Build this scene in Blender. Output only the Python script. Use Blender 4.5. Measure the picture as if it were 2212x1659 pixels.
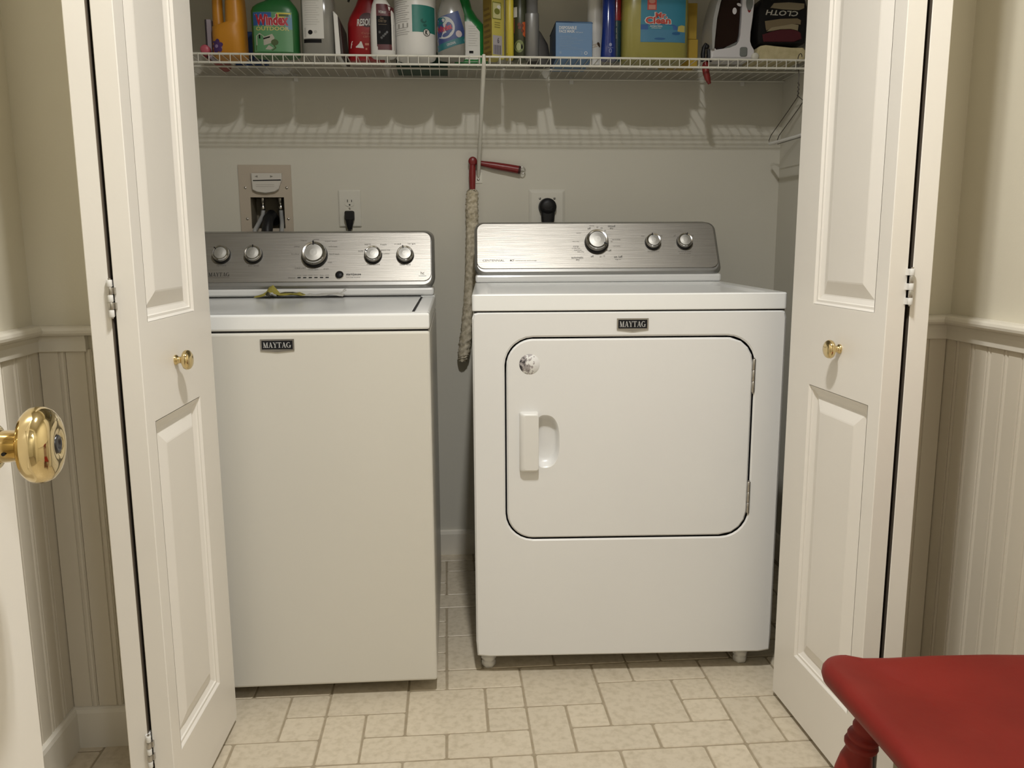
import bpy, math, random
from mathutils import Vector, Matrix
random.seed(7)
S = bpy.context.scene
COL = S.collection
PI = math.pi
for o in list(bpy.data.objects):
    bpy.data.objects.remove(o)

# ------------------------------------------------------------------ camera, world, lamps, exposure
cam_d = bpy.data.cameras.new('camera')
cam = bpy.data.objects.new('camera', cam_d)
COL.objects.link(cam)
YAW, PITCH, ROLL, FPX = .0766, .1688, -.0054, 1796.7
_f = Vector((math.sin(YAW)*math.cos(PITCH), math.cos(YAW)*math.cos(PITCH), -math.sin(PITCH)))
_r = Vector((math.cos(YAW), -math.sin(YAW), 0))
_u = _r.cross(_f)
_r2 = math.cos(ROLL)*_r + math.sin(ROLL)*_u
_u2 = -math.sin(ROLL)*_r + math.cos(ROLL)*_u
M = Matrix((_r2, _u2, -_f)).transposed().to_4x4()
M.translation = Vector((0, 0, 1.0475))
cam.matrix_world = M
cam_d.sensor_width = 36
cam_d.lens = FPX/2212*36
cam_d.clip_start = .01
S.camera = cam

W = bpy.data.worlds.new('world')
S.world = W
W.use_nodes = True
W.node_tree.nodes['Background'].inputs[0].default_value = (1, .93, .84, 1)
W.node_tree.nodes['Background'].inputs[1].default_value = .08

LAMP_X, LAMP_Z = .107, 2.47
LAMP_YS = (.80, .69)
def lamp(name, loc, energy, size, color):
    d = bpy.data.lights.new(name, 'AREA')
    d.shape = 'DISK'; d.size = size; d.energy = energy; d.color = color
    o = bpy.data.objects.new(name, d); COL.objects.link(o); o.location = loc
    return o
for y in LAMP_YS:
    lamp('ceiling_bulb', (LAMP_X, y, LAMP_Z), 17.4, .075, (1, .985, .955))
lamp('hall_fill_lamp', (.80, -1.10, 2.50), 14, .25, (.93, .95, 1))  # unseen lamp added behind the camera as cool fill on the left door edges

S.view_settings.view_transform = 'Standard'
S.view_settings.look = 'None'
S.view_settings.gamma = 1
S.view_settings.exposure = 0.0
S.view_settings.use_curve_mapping = False

# ------------------------------------------------------------------ materials
MATS = {}
def mat(name, col, rough=.5, metal=0., spec=.5, coat=0., trans=0., alpha=1., emit=None):
    m = bpy.data.materials.new(name); m.use_nodes = True
    b = m.node_tree.nodes['Principled BSDF']
    b.inputs['Base Color'].default_value = (*col, 1)
    b.inputs['Roughness'].default_value = rough
    b.inputs['Metallic'].default_value = metal
    b.inputs['Specular IOR Level'].default_value = spec
    b.inputs['Coat Weight'].default_value = coat
    b.inputs['Coat Roughness'].default_value = .12
    b.inputs['Transmission Weight'].default_value = trans
    MATS[name] = m
    return m
def nodes(m): return m.node_tree.nodes, m.node_tree.links, m.node_tree.nodes['Principled BSDF']
def add_noise(m, scale, c0, c1, detail=6, stretch=(1, 1, 1), bump=0., lo=.35, hi=.65, bscale=None, rnd=0.):
    n, l, b = nodes(m)
    tc = n.new('ShaderNodeTexCoord'); mp = n.new('ShaderNodeMapping')
    mp.inputs['Scale'].default_value = stretch
    l.new(tc.outputs['Object'], mp.inputs['Vector'])
    vec = mp.outputs['Vector']
    if rnd:
        oi = n.new('ShaderNodeObjectInfo'); va = n.new('ShaderNodeVectorMath'); va.operation = 'SCALE'
        va.inputs[0].default_value = (7.3, 3.1, 5.7)
        l.new(oi.outputs['Random'], va.inputs['Scale'])
        ad = n.new('ShaderNodeVectorMath'); ad.operation = 'ADD'
        l.new(vec, ad.inputs[0]); l.new(va.outputs[0], ad.inputs[1]); vec = ad.outputs[0]
    nz = n.new('ShaderNodeTexNoise'); nz.inputs['Scale'].default_value = scale; nz.inputs['Detail'].default_value = detail
    l.new(vec, nz.inputs['Vector'])
    cr = n.new('ShaderNodeValToRGB')
    cr.color_ramp.elements[0].position = lo; cr.color_ramp.elements[1].position = hi
    cr.color_ramp.elements[0].color = (*c0, 1); cr.color_ramp.elements[1].color = (*c1, 1)
    l.new(nz.outputs['Fac'], cr.inputs['Fac'])
    out = cr.outputs['Color']
    if rnd:
        hs = n.new('ShaderNodeHueSaturation')
        mr = n.new('ShaderNodeMapRange'); mr.inputs['To Min'].default_value = 1-rnd; mr.inputs['To Max'].default_value = 1+rnd
        l.new(oi.outputs['Random'], mr.inputs['Value']); l.new(mr.outputs[0], hs.inputs['Value'])
        l.new(out, hs.inputs['Color']); out = hs.outputs['Color']
    l.new(out, b.inputs['Base Color'])
    if bump:
        nb = nz
        if bscale:
            nb = n.new('ShaderNodeTexNoise'); nb.inputs['Scale'].default_value = bscale; nb.inputs['Detail'].default_value = 4
            l.new(vec, nb.inputs['Vector'])
        bp = n.new('ShaderNodeBump'); bp.inputs['Strength'].default_value = bump; bp.inputs['Distance'].default_value = .002
        l.new(nb.outputs['Fac'], bp.inputs['Height']); l.new(bp.outputs['Normal'], b.inputs['Normal'])
    return m

door_paint = mat('door_paint', (.80, .76, .69), .38)
add_noise(door_paint, 3, (.80, .765, .705), (.82, .785, .725), bump=.04, bscale=220)
gap_shade = mat('leaf_gap_shade', (.11, .085, .06), .8)  # shade of the gap between folded leaves, painted on their inner faces
add_noise(gap_shade, 14, (.09, .07, .05), (.14, .11, .08), stretch=(1, 1, .05))
trim_paint = mat('trim_paint', (.74, .70, .61), .4)
add_noise(trim_paint, 2, (.72, .68, .59), (.76, .72, .63), bump=.03, bscale=150)
wall_paint = mat('wall_paint', (.66, .58, .44), .75)
add_noise(wall_paint, 1.5, (.745, .70, .575), (.765, .72, .595), bump=.08, bscale=260)
plank_paint = mat('plank_paint', (.70, .645, .54), .5)
add_noise(plank_paint, 2, (.68, .625, .52), (.72, .665, .56), bump=.03, bscale=150)
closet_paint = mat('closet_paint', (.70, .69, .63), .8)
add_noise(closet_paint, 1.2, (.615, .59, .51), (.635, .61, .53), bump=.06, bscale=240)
ceil_paint = mat('ceiling_paint', (.85, .83, .79), .9)
add_noise(ceil_paint, 30, (.84, .82, .78), (.86, .84, .80), bump=.2)
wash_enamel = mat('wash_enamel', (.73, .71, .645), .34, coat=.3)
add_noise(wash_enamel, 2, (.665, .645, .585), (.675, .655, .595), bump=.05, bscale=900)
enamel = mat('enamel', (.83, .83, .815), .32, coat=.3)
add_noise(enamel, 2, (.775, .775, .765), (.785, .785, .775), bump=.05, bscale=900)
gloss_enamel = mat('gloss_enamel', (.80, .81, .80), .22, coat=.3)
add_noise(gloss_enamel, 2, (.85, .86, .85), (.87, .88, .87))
dark_gap = mat('dark_gap', (.012, .012, .014), .7)
grout = mat('grout', (.33, .27, .19), .8)
add_noise(grout, 40, (.315, .26, .175), (.37, .31, .22), bump=.2)
tile_m = mat('vinyl_tile', (.6, .52, .4), .42)
add_noise(tile_m, 70, (.49, .42, .305), (.625, .55, .425), detail=10, lo=.22, hi=.56, bump=.12, bscale=140, rnd=.045)
steel = mat('brushed_steel', (.36, .34, .31), .40, metal=1.)
add_noise(steel, 9, (.33, .315, .285), (.39, .37, .34), detail=8, stretch=(1, 60, 60), bump=.16)
steel_side = mat('silver_plastic', (.34, .335, .32), .38, metal=.75)
chrome = mat('chrome', (.62, .61, .59), .14, metal=1.)
knob_face = mat('knob_satin', (.50, .49, .46), .48, metal=1.)
black_pl = mat('black_plastic', (.008, .008, .009), .45, spec=.3)
badge_black = mat('badge_black', (.010, .010, .012), .6, spec=.2)
badge_silver = mat('badge_silver', (.50, .50, .49), .45)
ink = mat('ink', (.025, .023, .02), .6)
ink_soft = mat('soft_ink', (.13, .12, .105), .6)
brass = mat('brass', (.72, .58, .31), .08, metal=1.)
add_noise(brass, 8, (.66, .52, .26), (.74, .60, .34), bump=.01)
nickel = mat('nickel', (.50, .48, .45), .28, metal=1.)
white_pl = mat('white_plastic', (.74, .73, .70), .35)
wire_m = mat('white_vinyl_wire', (.70, .68, .60), .4)
beige_pl = mat('beige_plastic', (.47, .405, .325), .5)
outlet_m = mat('outlet_white', (.65, .63, .56), .4)
red_paint = mat('red_paint', (.36, .035, .02), .5, spec=.28)
add_noise(red_paint, 6, (.155, .0085, .005), (.21, .015, .009), detail=8, lo=.3, hi=.7, bump=.1, bscale=60)
red_pl = mat('red_plastic', (.20, .014, .014), .35)
fuzz = mat('tan_fuzz', (.42, .36, .26), 1.)
add_noise(fuzz, 90, (.46, .40, .28), (.72, .65, .51), bump=.8)
rubber = mat('grey_hose', (.33, .33, .32), .5)
pewter = mat('pewter', (.42, .41, .40), .3, metal=.9)
wiredark = mat('hanger_wire', (.10, .09, .08), .35, metal=.8)

# ------------------------------------------------------------------ mesh helpers
class B:
    """collects vertices and faces (with a material slot each)"""
    def __init__(s): s.v = []; s.f = []; s.m = []; s.sm = []
    def add(s, vs, fs, mi=0, smooth=False):
        k = len(s.v); s.v += [tuple(p) for p in vs]
        for f in fs: s.f.append([i+k for i in f]); s.m.append(mi); s.sm.append(smooth)
    def box(s, x0, x1, y0, y1, z0, z1, mi=0):
        s.add([(x0,y0,z0),(x1,y0,z0),(x1,y1,z0),(x0,y1,z0),(x0,y0,z1),(x1,y0,z1),(x1,y1,z1),(x0,y1,z1)],
              [(0,3,2,1),(4,5,6,7),(0,1,5,4),(1,2,6,5),(2,3,7,6),(3,0,4,7)], mi)
    def loops(s, loops, mi=0, cap0=True, cap1=True, smooth=True, closed=True):
        n = len(loops[0]); vs = [p for l in loops for p in l]; fs = []
        for i in range(len(loops)-1):
            for j in range(n if closed else n-1):
                a = i*n+j; b = i*n+(j+1) % n
                fs.append((a, b, b+n, a+n))
        s.add(vs, fs, mi, smooth)
        if cap0: s.add(loops[0], [tuple(range(n))[::-1]], mi)
        if cap1: s.add(loops[-1], [tuple(range(n))], mi)
    def tube(s, pts, r, n=8, mi=0, caps=True, closed=False):
        pts = [Vector(p) for p in pts]; L = []
        rr = r if isinstance(r, (list, tuple)) else [r]*len(pts)
        t0 = (pts[1]-pts[0]).normalized()
        up = Vector((0, 0, 1)) if abs(t0.z) < .9 else Vector((1, 0, 0))
        nrm = (up - t0*up.dot(t0)).normalized()
        for i, p in enumerate(pts):
            if closed: t = (pts[(i+1) % len(pts)]-pts[i-1]).normalized()
            else: t = ((pts[min(i+1, len(pts)-1)]-pts[max(i-1, 0)])).normalized()
            nrm = (nrm - t*nrm.dot(t)).normalized(); bn = t.cross(nrm)
            L.append([p + (nrm*math.cos(2*PI*k/n) + bn*math.sin(2*PI*k/n))*rr[i] for k in range(n)])
        if closed: L.append(L[0]); caps = False
        s.loops(L, mi, caps, caps)
    def lathe(s, prof, n=24, mi=0, axis='z', org=(0, 0, 0), cap=True):
        """prof: [(r, h)...] turned about an axis through org"""
        L = []
        for r, h in prof:
            r = max(r, 1e-5); l = []
            for k in range(n):
                a = 2*PI*k/n; c, d = r*math.cos(a), r*math.sin(a)
                p = {'z': (c, d, h), 'x': (h, c, d), 'y': (d, h, c), '-y': (c, -h, d), '-x': (-h, d, c)}[axis]
                l.append((p[0]+org[0], p[1]+org[1], p[2]+org[2]))
            L.append(l)
        s.loops(L, mi, cap, cap)
    def build(s, name, mats, parent=None, loc=None, rotz=None, bevel=0, seg=2, smooth=None, wn=False):
        me = bpy.data.meshes.new(name)
        me.from_pydata(s.v, [], s.f)
        for m in (mats if isinstance(mats, (list, tuple)) else [mats]): me.materials.append(m)
        me.polygons.foreach_set('material_index', s.m)
        sm = s.sm if smooth is None else [smooth]*len(s.f)
        me.polygons.foreach_set('use_smooth', sm)
        me.validate(); me.update()
        o = bpy.data.objects.new(name, me); COL.objects.link(o)
        if parent: o.parent = parent
        if loc: o.location = loc
        if rotz: o.rotation_euler = (0, 0, rotz)
        if bevel:
            w = o.modifiers.new('bevel', 'BEVEL'); w.width = bevel; w.segments = seg; w.limit_method = 'ANGLE'; w.angle_limit = .6
            w.harden_normals = False
        return o
def tag(o, label=None, cat=None, group=None, kind=None):
    if label: o['label'] = label
    if cat: o['category'] = cat
    if group: o['group'] = group
    if kind: o['kind'] = kind
    return o
def empty(name, loc, rotz=0):
    o = bpy.data.objects.new(name, None); COL.objects.link(o)
    o.location = loc; o.rotation_euler = (0, 0, rotz); o.empty_display_size = .05
    return o
def box_obj(name, x0, x1, y0, y1, z0, z1, m, parent=None, bevel=0, seg=2):
    b = B(); b.box(x0, x1, y0, y1, z0, z1)
    return b.build(name, m, parent, bevel=bevel, seg=seg)
def rrect(x0, x1, z0, z1, r, n=6):
    """rounded rectangle, counter-clockwise seen from -y"""
    pts = []
    for cx, cz, a0 in ((x1-r, z1-r, 0), (x0+r, z1-r, PI/2), (x0+r, z0+r, PI), (x1-r, z0+r, 1.5*PI)):
        for k in range(n+1):
            a = a0 + PI/2*k/n; pts.append((cx+r*math.cos(a), cz+r*math.sin(a)))
    return pts
def sell(a, b, n, k=32, cx=0, cy=0):
    out = []
    for i in range(k):
        t = 2*PI*i/k; c, d = math.cos(t), math.sin(t)
        out.append((cx + a*math.copysign(abs(c)**(2/n), c), cy + b*math.copysign(abs(d)**(2/n), d)))
    return out
def ray_to(fn, c, ang, far=2.):
    """distance from c along ang to the edge of a convex region fn(x, z) <= 0"""
    lo, hi = 0., far; ca, sa = math.cos(ang), math.sin(ang)
    for _ in range(40):
        m = (lo+hi)/2
        if fn(c[0]+ca*m, c[1]+sa*m) <= 0: lo = m
        else: hi = m
    return (c[0]+ca*lo, c[1]+sa*lo)
def rr_fn(x0, x1, z0, z1, r):
    cx, cz, hx, hz = (x0+x1)/2, (z0+z1)/2, (x1-x0)/2, (z1-z0)/2
    def fn(x, z):
        qx, qz = abs(x-cx)-hx+r, abs(z-cz)-hz+r
        return math.hypot(max(qx, 0), max(qz, 0)) + min(max(qx, qz), 0) - r
    return fn
# ---- lettering
_txt = {}
def text_geo(s, bold=0.):
    if (s, bold) in _txt: return _txt[(s, bold)]
    c = bpy.data.curves.new('t', 'FONT'); c.body = s; c.resolution_u = 2; c.offset = bold
    o = bpy.data.objects.new('t', c); me = bpy.data.meshes.new_from_object(o)
    v = [(p.co.x, p.co.y) for p in me.vertices]; f = [list(p.vertices) for p in me.polygons]
    bpy.data.objects.remove(o); bpy.data.meshes.remove(me); bpy.data.curves.remove(c)
    x0 = min(p[0] for p in v); x1 = max(p[0] for p in v); y0 = min(p[1] for p in v); y1 = max(p[1] for p in v)
    v = [((p[0]-x0)/(x1-x0), (p[1]-y0)/(y1-y0)) for p in v]
    _txt[(s, bold)] = (v, f)
    return v, f
def put_text(b, s, x0, x1, z0, z1, fn, mi=0, bold=0., shear=0., rot=0.):
    """letters fitted in the box x0..x1, z0..z1 of a surface; fn maps (x, z) to a point"""
    v, f = text_geo(s, bold)
    cx, cz = (x0+x1)/2, (z0+z1)/2; ca, sa = math.cos(rot), math.sin(rot); out = []
    for p in v:
        x = x0+(x1-x0)*p[0] + shear*(z1-z0)*(p[1]-.5); z = z0+(z1-z0)*p[1]
        dx, dz = x-cx, z-cz
        out.append(fn(cx+dx*ca-dz*sa, cz+dx*sa+dz*ca))
    b.add(out, f, mi)
def serif_geo(word):
    V, F = [], []; ox = 0
    def quad(*p):
        k = len(V); V.extend((x+ox, y) for x, y in p); F.append((k, k+1, k+2, k+3))
    def bar(x0, y0, x1, y1, w): quad((x0, y0), (x0+w, y0), (x1+w, y1), (x1, y1))
    def rect(x0, x1, y0, y1): quad((x0, y0), (x1, y0), (x1, y1), (x0, y1))
    for ch in word:
        if ch == 'M':
            bar(.10, 0, .10, 1, .07); bar(.42, 0, .06, 1, .2); bar(.44, 0, .80, 1, .07); bar(.78, 0, .78, 1, .2)
            rect(0, .28, 0, .07); rect(.68, 1.08, 0, .07); rect(0, .2, .93, 1); rect(.84, 1.08, .93, 1); ox += 1.16
        elif ch == 'A':
            bar(.08, 0, .42, 1, .07); bar(.66, 0, .36, 1, .2); rect(.22, .68, .28, .36); rect(0, .28, 0, .07); rect(.56, .96, 0, .07); ox += .98
        elif ch == 'Y':
            bar(.38, .45, .06, 1, .2); bar(.46, .45, .76, 1, .07); bar(.38, 0, .38, .5, .2); rect(.26, .70, 0, .07); rect(-.02, .36, .93, 1); rect(.64, .94, .93, 1); ox += .96
        elif ch == 'T':
            bar(.36, 0, .36, 1, .2); rect(.24, .68, 0, .07); rect(0, .92, .92, 1); rect(0, .06, .74, 1); rect(.86, .92, .74, 1); ox += 1.0
        elif ch == 'G':
            n = 14
            for i in range(n):
                a, c = math.radians(45+i*285/n), math.radians(45+(i+1)*285/n)
                w = lambda t: .10+.09*abs(math.cos(t))
                quad((.5+.5*math.cos(a), .5+.5*math.sin(a)), (.5+.5*math.cos(c), .5+.5*math.sin(c)),
                     (.5+(.5-w(c)-.03)*math.cos(c), .5+(.5-.08)*math.sin(c)), (.5+(.5-w(a)-.03)*math.cos(a), .5+(.5-.08)*math.sin(a)))
            rect(.76, .95, .02, .44); rect(.60, 1.06, .40, .47); ox += 1.1
    w = max(p[0] for p in V)
    return [(x/w, y) for x, y in V], F
def put_serif(b, word, x0, x1, z0, z1, fn, mi=0):
    v, f = serif_geo(word)
    b.add([fn(x0+(x1-x0)*p[0], z0+(z1-z0)*p[1]) for p in v], f, mi)
def patch(b, x0, x1, z0, z1, fn, mi=0, nx=10, nz=4, smooth=True):
    vs = [fn(x0+(x1-x0)*i/nx, z0+(z1-z0)*j/nz) for j in range(nz+1) for i in range(nx+1)]
    fs = [(j*(nx+1)+i, j*(nx+1)+i+1, (j+1)*(nx+1)+i+1, (j+1)*(nx+1)+i) for j in range(nz) for i in range(nx)]
    b.add(vs, fs, mi, smooth)
def poly(b, pts, fn, mi=0): b.add([fn(x, z) for x, z in pts], [tuple(range(len(pts)))], mi)
def oval(b, cx, cz, rx, rz, fn, mi=0, rot=0., k=24):
    ca, sa = math.cos(rot), math.sin(rot); pts = [(cx, cz)]
    for i in range(k):
        t = 2*PI*i/k; x, z = rx*math.cos(t), rz*math.sin(t); pts.append((cx+x*ca-z*sa, cz+x*sa+z*ca))
    b.add([fn(x, z) for x, z in pts], [(0, i+1, (i+1) % k+1) for i in range(k)], mi, True)

# ------------------------------------------------------------------ room shell
XL, XR = -.808, 1.063           # room side walls
YC, YI = 1.686, 1.79            # closet front wall, outside and inside face
CL, CR, YB = -.83, 1.086, 2.715 # closet inside
HC = 2.60                       # ceiling height
JL, JR, HD = -.607, .868, 2.055 # closet opening
YN = -.16                       # wall with the room door, behind the camera
def struct(o, label=None): return tag(o, label, None, None, 'structure')

floor = struct(box_obj('floor', -.95, 1.20, -1.75, 2.80, -.12, -.0016, grout), 'beige vinyl floor printed as stone tiles')
struct(box_obj('ceiling', -.95, 1.20, -1.75, 2.80, HC, HC+.1, ceil_paint), 'flat white ceiling')
wall_left = struct(box_obj('wall_left', -.95, XL, -1.75, YI, -.0016, HC, wall_paint), 'cream side wall on the left above wainscot')
wall_right = struct(box_obj('wall_right', XR, 1.20, -1.75, YI, -.0016, HC, wall_paint), 'cream side wall on the right above wainscot')
wcl = struct(box_obj('wall_front_left', XL, JL-.018, YC, YI, -.0016, HC, wall_paint), 'narrow cream wall left of the closet opening')
wcr = struct(box_obj('wall_front_right', JR+.018, XR, YC, YI, -.0016, HC, wall_paint), 'narrow cream wall right of the closet opening')
struct(box_obj('wall_front_top', JL-.018, JR+.018, YC, YI, HD+.02, HC, wall_paint), 'cream wall over the closet opening')
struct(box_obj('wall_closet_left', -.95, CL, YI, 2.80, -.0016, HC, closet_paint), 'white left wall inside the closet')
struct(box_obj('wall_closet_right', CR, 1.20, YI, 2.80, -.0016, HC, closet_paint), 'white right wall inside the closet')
# closet back wall with a real opening for the washer box
HX0, HX1, HZ0, HZ1 = -.610, -.502, 1.092, 1.192
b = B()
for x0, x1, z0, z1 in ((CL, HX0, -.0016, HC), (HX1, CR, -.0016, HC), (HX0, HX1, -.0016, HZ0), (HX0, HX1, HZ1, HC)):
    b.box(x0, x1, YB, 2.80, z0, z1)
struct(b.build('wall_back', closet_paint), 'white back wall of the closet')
b = B()
b.box(-.95, -.385, YN-.1, YN, -.0016, HC); b.box(.465, 1.20, YN-.1, YN, -.0016, HC); b.box(-.385, .465, YN-.1, YN, 2.06, HC)
struct(b.build('wall_near', wall_paint), 'cream wall around the room door behind the viewer')
struct(box_obj('wall_hallway', XL, XR, -1.75, -1.68, -.0016, HC, wall_paint), 'cream wall at the end of the hallway')

# --- tiles: lattice of 0.0902 m, a 5 x 4 block repeated, each block row moved by two cells
U, FX, FY = .0902, .0716, 1.8347
BLK = [(1,-1,2,2),(3,-1,1,1),(4,-1,2,1),(3,0,2,2),(5,0,1,1),(1,1,1,2),(2,1,1,1),(5,1,1,1),(2,2,2,1),(4,2,2,1)]
rect_list = []
for q in range(-4, 8):
    for p in range(-7, 7):
        for (i, j, w, h) in BLK:
            i0 = i+5*p+2*q; j0 = j+4*q
            x0, x1 = FX+i0*U, FX+(i0+w)*U; y1, y0 = FY-j0*U, FY-(j0+h)*U
            a0, a1, c0, c1 = max(x0, XL+.001), min(x1, XR-.001), max(y0, YN+.001), min(y1, YB-.001)
            if a1-a0 > .012 and c1-c0 > .012: rect_list.append((a0, a1, c0, c1))
g = .0021; bv = .0016
def tile_mesh(bb, x0, x1, y0, y1, cx=0, cy=0):
    x0 += g-cx; x1 -= g+cx; y0 += g-cy; y1 -= g+cy
    jit = lambda: random.uniform(-.0007, .0007)
    lo, up = [], []
    for (x, y, sx, sy) in ((x0,y0,1,1),(x1,y0,-1,1),(x1,y1,-1,-1),(x0,y1,1,-1)):
        c = .0028+abs(jit())*2
        p = [(x+sx*c, y+jit()), (x+jit(), y+sy*c)]
        if sx*sy > 0: p = p[::-1]
        lo += [(a, d, -.0020) for a, d in p]; up += [(a+sx*bv, d+sy*bv, 0) for a, d in p]
    bb.add(lo+up, [tuple(range(8, 16))] + [(k, (k+1) % 8, (k+1) % 8+8, k+8) for k in range(8)])
rest = B()
for (x0, x1, y0, y1) in rect_list:
    if y1 > 1.28:
        cx, cy = (x0+x1)/2, (y0+y1)/2
        t = B(); tile_mesh(t, x0, x1, y0, y1, cx, cy)
        t.build('tile', tile_m, floor, loc=(cx, cy, 0))
    else: tile_mesh(rest, x0, x1, y0, y1)
tag(rest.build('floor_tiles', tile_m, floor), kind='stuff')

# --- wainscot planks, chair rail, baseboards
def plank_geo(w, z0, z1):
    # section across the board: flat face, then a bead between two grooves (offset out of the wall)
    t = .008; sec = [(0, 0), (.0012, t-.002), (.003, t), (w-.0125, t), (w-.0115, t-.0028), (w-.010, t-.0028), (w-.0085, t-.0002),
                     (w-.0055, t+.0004), (w-.0025, t-.0002), (w-.001, t-.0028), (w, t-.0028), (w, 0)]
    return sec
PW = .0505; PZ0, PZ1 = .088, .845
def planks(parent, start, step, normal, n, rev=False):
    sec = plank_geo(PW, PZ0, PZ1)
    if rev: sec = [(PW-s, d) for s, d in sec][::-1]
    d = Vector((*step, 0)); nn = Vector((*normal, 0)); bb = B()
    lo = [d*s+nn*t+Vector((0, 0, PZ0)) for s, t in sec]; hi = [p+Vector((0, 0, PZ1-PZ0)) for p in lo]
    if d.cross(nn).z < 0: lo = lo[::-1]; hi = hi[::-1]
    bb.loops([lo, hi], 0, True, True, False)
    first = None
    for k in range(n):
        loc = Vector((*start, 0)) + d*(PW*k)
        if first is None: first = bb.build('plank', plank_paint, parent, loc=loc)
        else:
            c = first.copy(); COL.objects.link(c); c.location = loc
    return first
planks(wall_left, (XL, YC-.0005), (0, -1), (1, 0), 17)
planks(wcl, (XL+.0075, YC), (1, 0), (0, -1), 2)
planks(wall_right, (XR, YC-.0005), (0, -1), (-1, 0), 20)
planks(wcr, (XR-.0075, YC), (-1, 0), (0, -1), 2)
def sweep(b, path, prof, side, mi=0, smooth=False):
    """profile (out, z) carried along a mitred plan path; side = +1 keeps 'out' to the right of travel"""
    P = [Vector(p) for p in path]; L = []
    for i, p in enumerate(P):
        d0 = (P[i]-P[i-1]).normalized() if i else None
        d1 = (P[i+1]-P[i]).normalized() if i < len(P)-1 else None
        n0 = Vector((d0.y, -d0.x))*side if d0 else None; n1 = Vector((d1.y, -d1.x))*side if d1 else None
        if n0 is None: m = n1
        elif n1 is None: m = n0
        else: m = (n0+n1); m = m/(m.dot(n0))
        L.append([(p.x+m.x*o, p.y+m.y*o, z) for o, z in prof])
    if side < 0: L = [l[::-1] for l in L]
    b.loops(L, mi, True, True, smooth)
NOSE = [(0, .876), (.018, .874), (.027, .8745), (.031, .879), (.032, .884), (.030, .889), (.025, .892), (0, .893)]
RAIL = [(0, .841), (.012, .841), (.0145, .8425), (.0145, .862), (.016, .867), (.0175, .8705), (.0175, .8735), (0, .8735)]
BASE = [(0, -.001), (.0185, -.001), (.0185, .078), (.016, .086), (.012, .0885), (0, .0885)]
b = B()
sweep(b, [(XL, YN), (XL, YC), (-.668, YC)], NOSE, 1)
sweep(b, [(XL, YN), (XL, YC), (-.7056, YC)], RAIL, 1)
struct(b.build('trim_1', trim_paint), 'white chair rail around the left corner')
b = B()
sweep(b, [(XR, YN), (XR, YC), (.930, YC)], NOSE, -1)
sweep(b, [(XR, YN), (XR, YC), (.935, YC)], RAIL, -1)
struct(b.build('trim_2', trim_paint), 'white chair rail around the right corner')
b = B(); sweep(b, [(XL, YN), (XL, YC), (-.6645, YC)], BASE, 1)
struct(b.build('baseboard_left', trim_paint), 'white baseboard around the left corner')
b = B(); sweep(b, [(XR, YN), (XR, YC), (.9265, YC)], BASE, -1)
struct(b.build('baseboard_right', trim_paint), 'white baseboard around the right corner')
b = B(); sweep(b, [(CL, 1.80), (CL, YB), (CR, YB), (CR, 1.80)], [(0, -.001), (.012, -.001), (.012, .072), (.009, .082), (0, .0845)], 1)
struct(b.build('baseboard_back', trim_paint), 'white baseboard around the inside of the closet')
# jamb and casing of the closet opening
b = B()
b.box(JL-.0175, JL, YC, YI, 0, HD+.0195); b.box(JR, JR+.0175, YC, YI, 0, HD+.0195); b.box(JL, JR, YC, YI, HD, HD+.0195)
for x0, x1 in ((JL-.057, JL-.004), (JR+.004, JR+.057)): b.box(x0, x1, YC-.017, YC-.0002, 0, HD+.062)
b.box(JL-.004, JR+.004, YC-.017, YC-.0002, HD+.004, HD+.062)
struct(b.build('trim_3', trim_paint, bevel=.002), 'white casing and jamb of the closet opening')
b = B(); b.box(JL+.001, JR-.001, 1.722, 1.752, HD-.022, HD-.0005)
struct(b.build('trim_4', nickel), 'metal track of the folding closet doors')

# ------------------------------------------------------------------ panelled door leaves
def leaf_geo(w, h, t, panels):
    """frame in the x (0..w) - z plane, faces at y = 0 and y = t; panels cut right through"""
    b = B(); xs = [0, panels[0][0], panels[0][1], w]
    zs = [0] + [z for p in panels for z in p[2:]] + [h]
    ni, nj = 3, len(zs)-1
    solid = lambda i, j: 0 <= i < ni and 0 <= j < nj and not (i == 1 and j % 2 == 1)
    idx = {}; vs = []; fs = []
    def v(i, k, j):
        if (i, k, j) not in idx: idx[(i, k, j)] = len(vs); vs.append((xs[i], k*t, zs[j]))
        return idx[(i, k, j)]
    for i in range(ni):
        for j in range(nj):
            if not solid(i, j): continue
            fs.append((v(i,0,j), v(i+1,0,j), v(i+1,0,j+1), v(i,0,j+1)))
            fs.append((v(i,1,j+1), v(i+1,1,j+1), v(i+1,1,j), v(i,1,j)))
            if not solid(i-1, j): fs.append((v(i,0,j), v(i,0,j+1), v(i,1,j+1), v(i,1,j)))
            if not solid(i+1, j): fs.append((v(i+1,0,j), v(i+1,1,j), v(i+1,1,j+1), v(i+1,0,j+1)))
            if not solid(i, j-1): fs.append((v(i,0,j), v(i,1,j), v(i+1,1,j), v(i+1,0,j)))
            if not solid(i, j+1): fs.append((v(i,0,j+1), v(i+1,0,j+1), v(i+1,1,j+1), v(i,1,j+1)))
    b.add(vs, fs)
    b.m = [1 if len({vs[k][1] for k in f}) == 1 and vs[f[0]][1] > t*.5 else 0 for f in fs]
    return b
def panel_geo(x0, x1, z0, z1, t):
    b = B()
    steps = [(0, .0), (.0040, .0040), (.0085, .0044), (.0097, .0072), (.0180, .0112), (.0205, .0116), (.0460, .0030), (.049, .0024)]
    for side in (0, 1):
        L = []
        for ins, dep in steps:
            y = dep if side == 0 else t-dep
            l = [(x0+ins, y, z0+ins), (x1-ins, y, z0+ins), (x1-ins, y, z1-ins), (x0+ins, y, z1-ins)]
            L.append(l if side == 0 else l[::-1])
        b.loops(L, 0, False, True, False)
    return b
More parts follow.
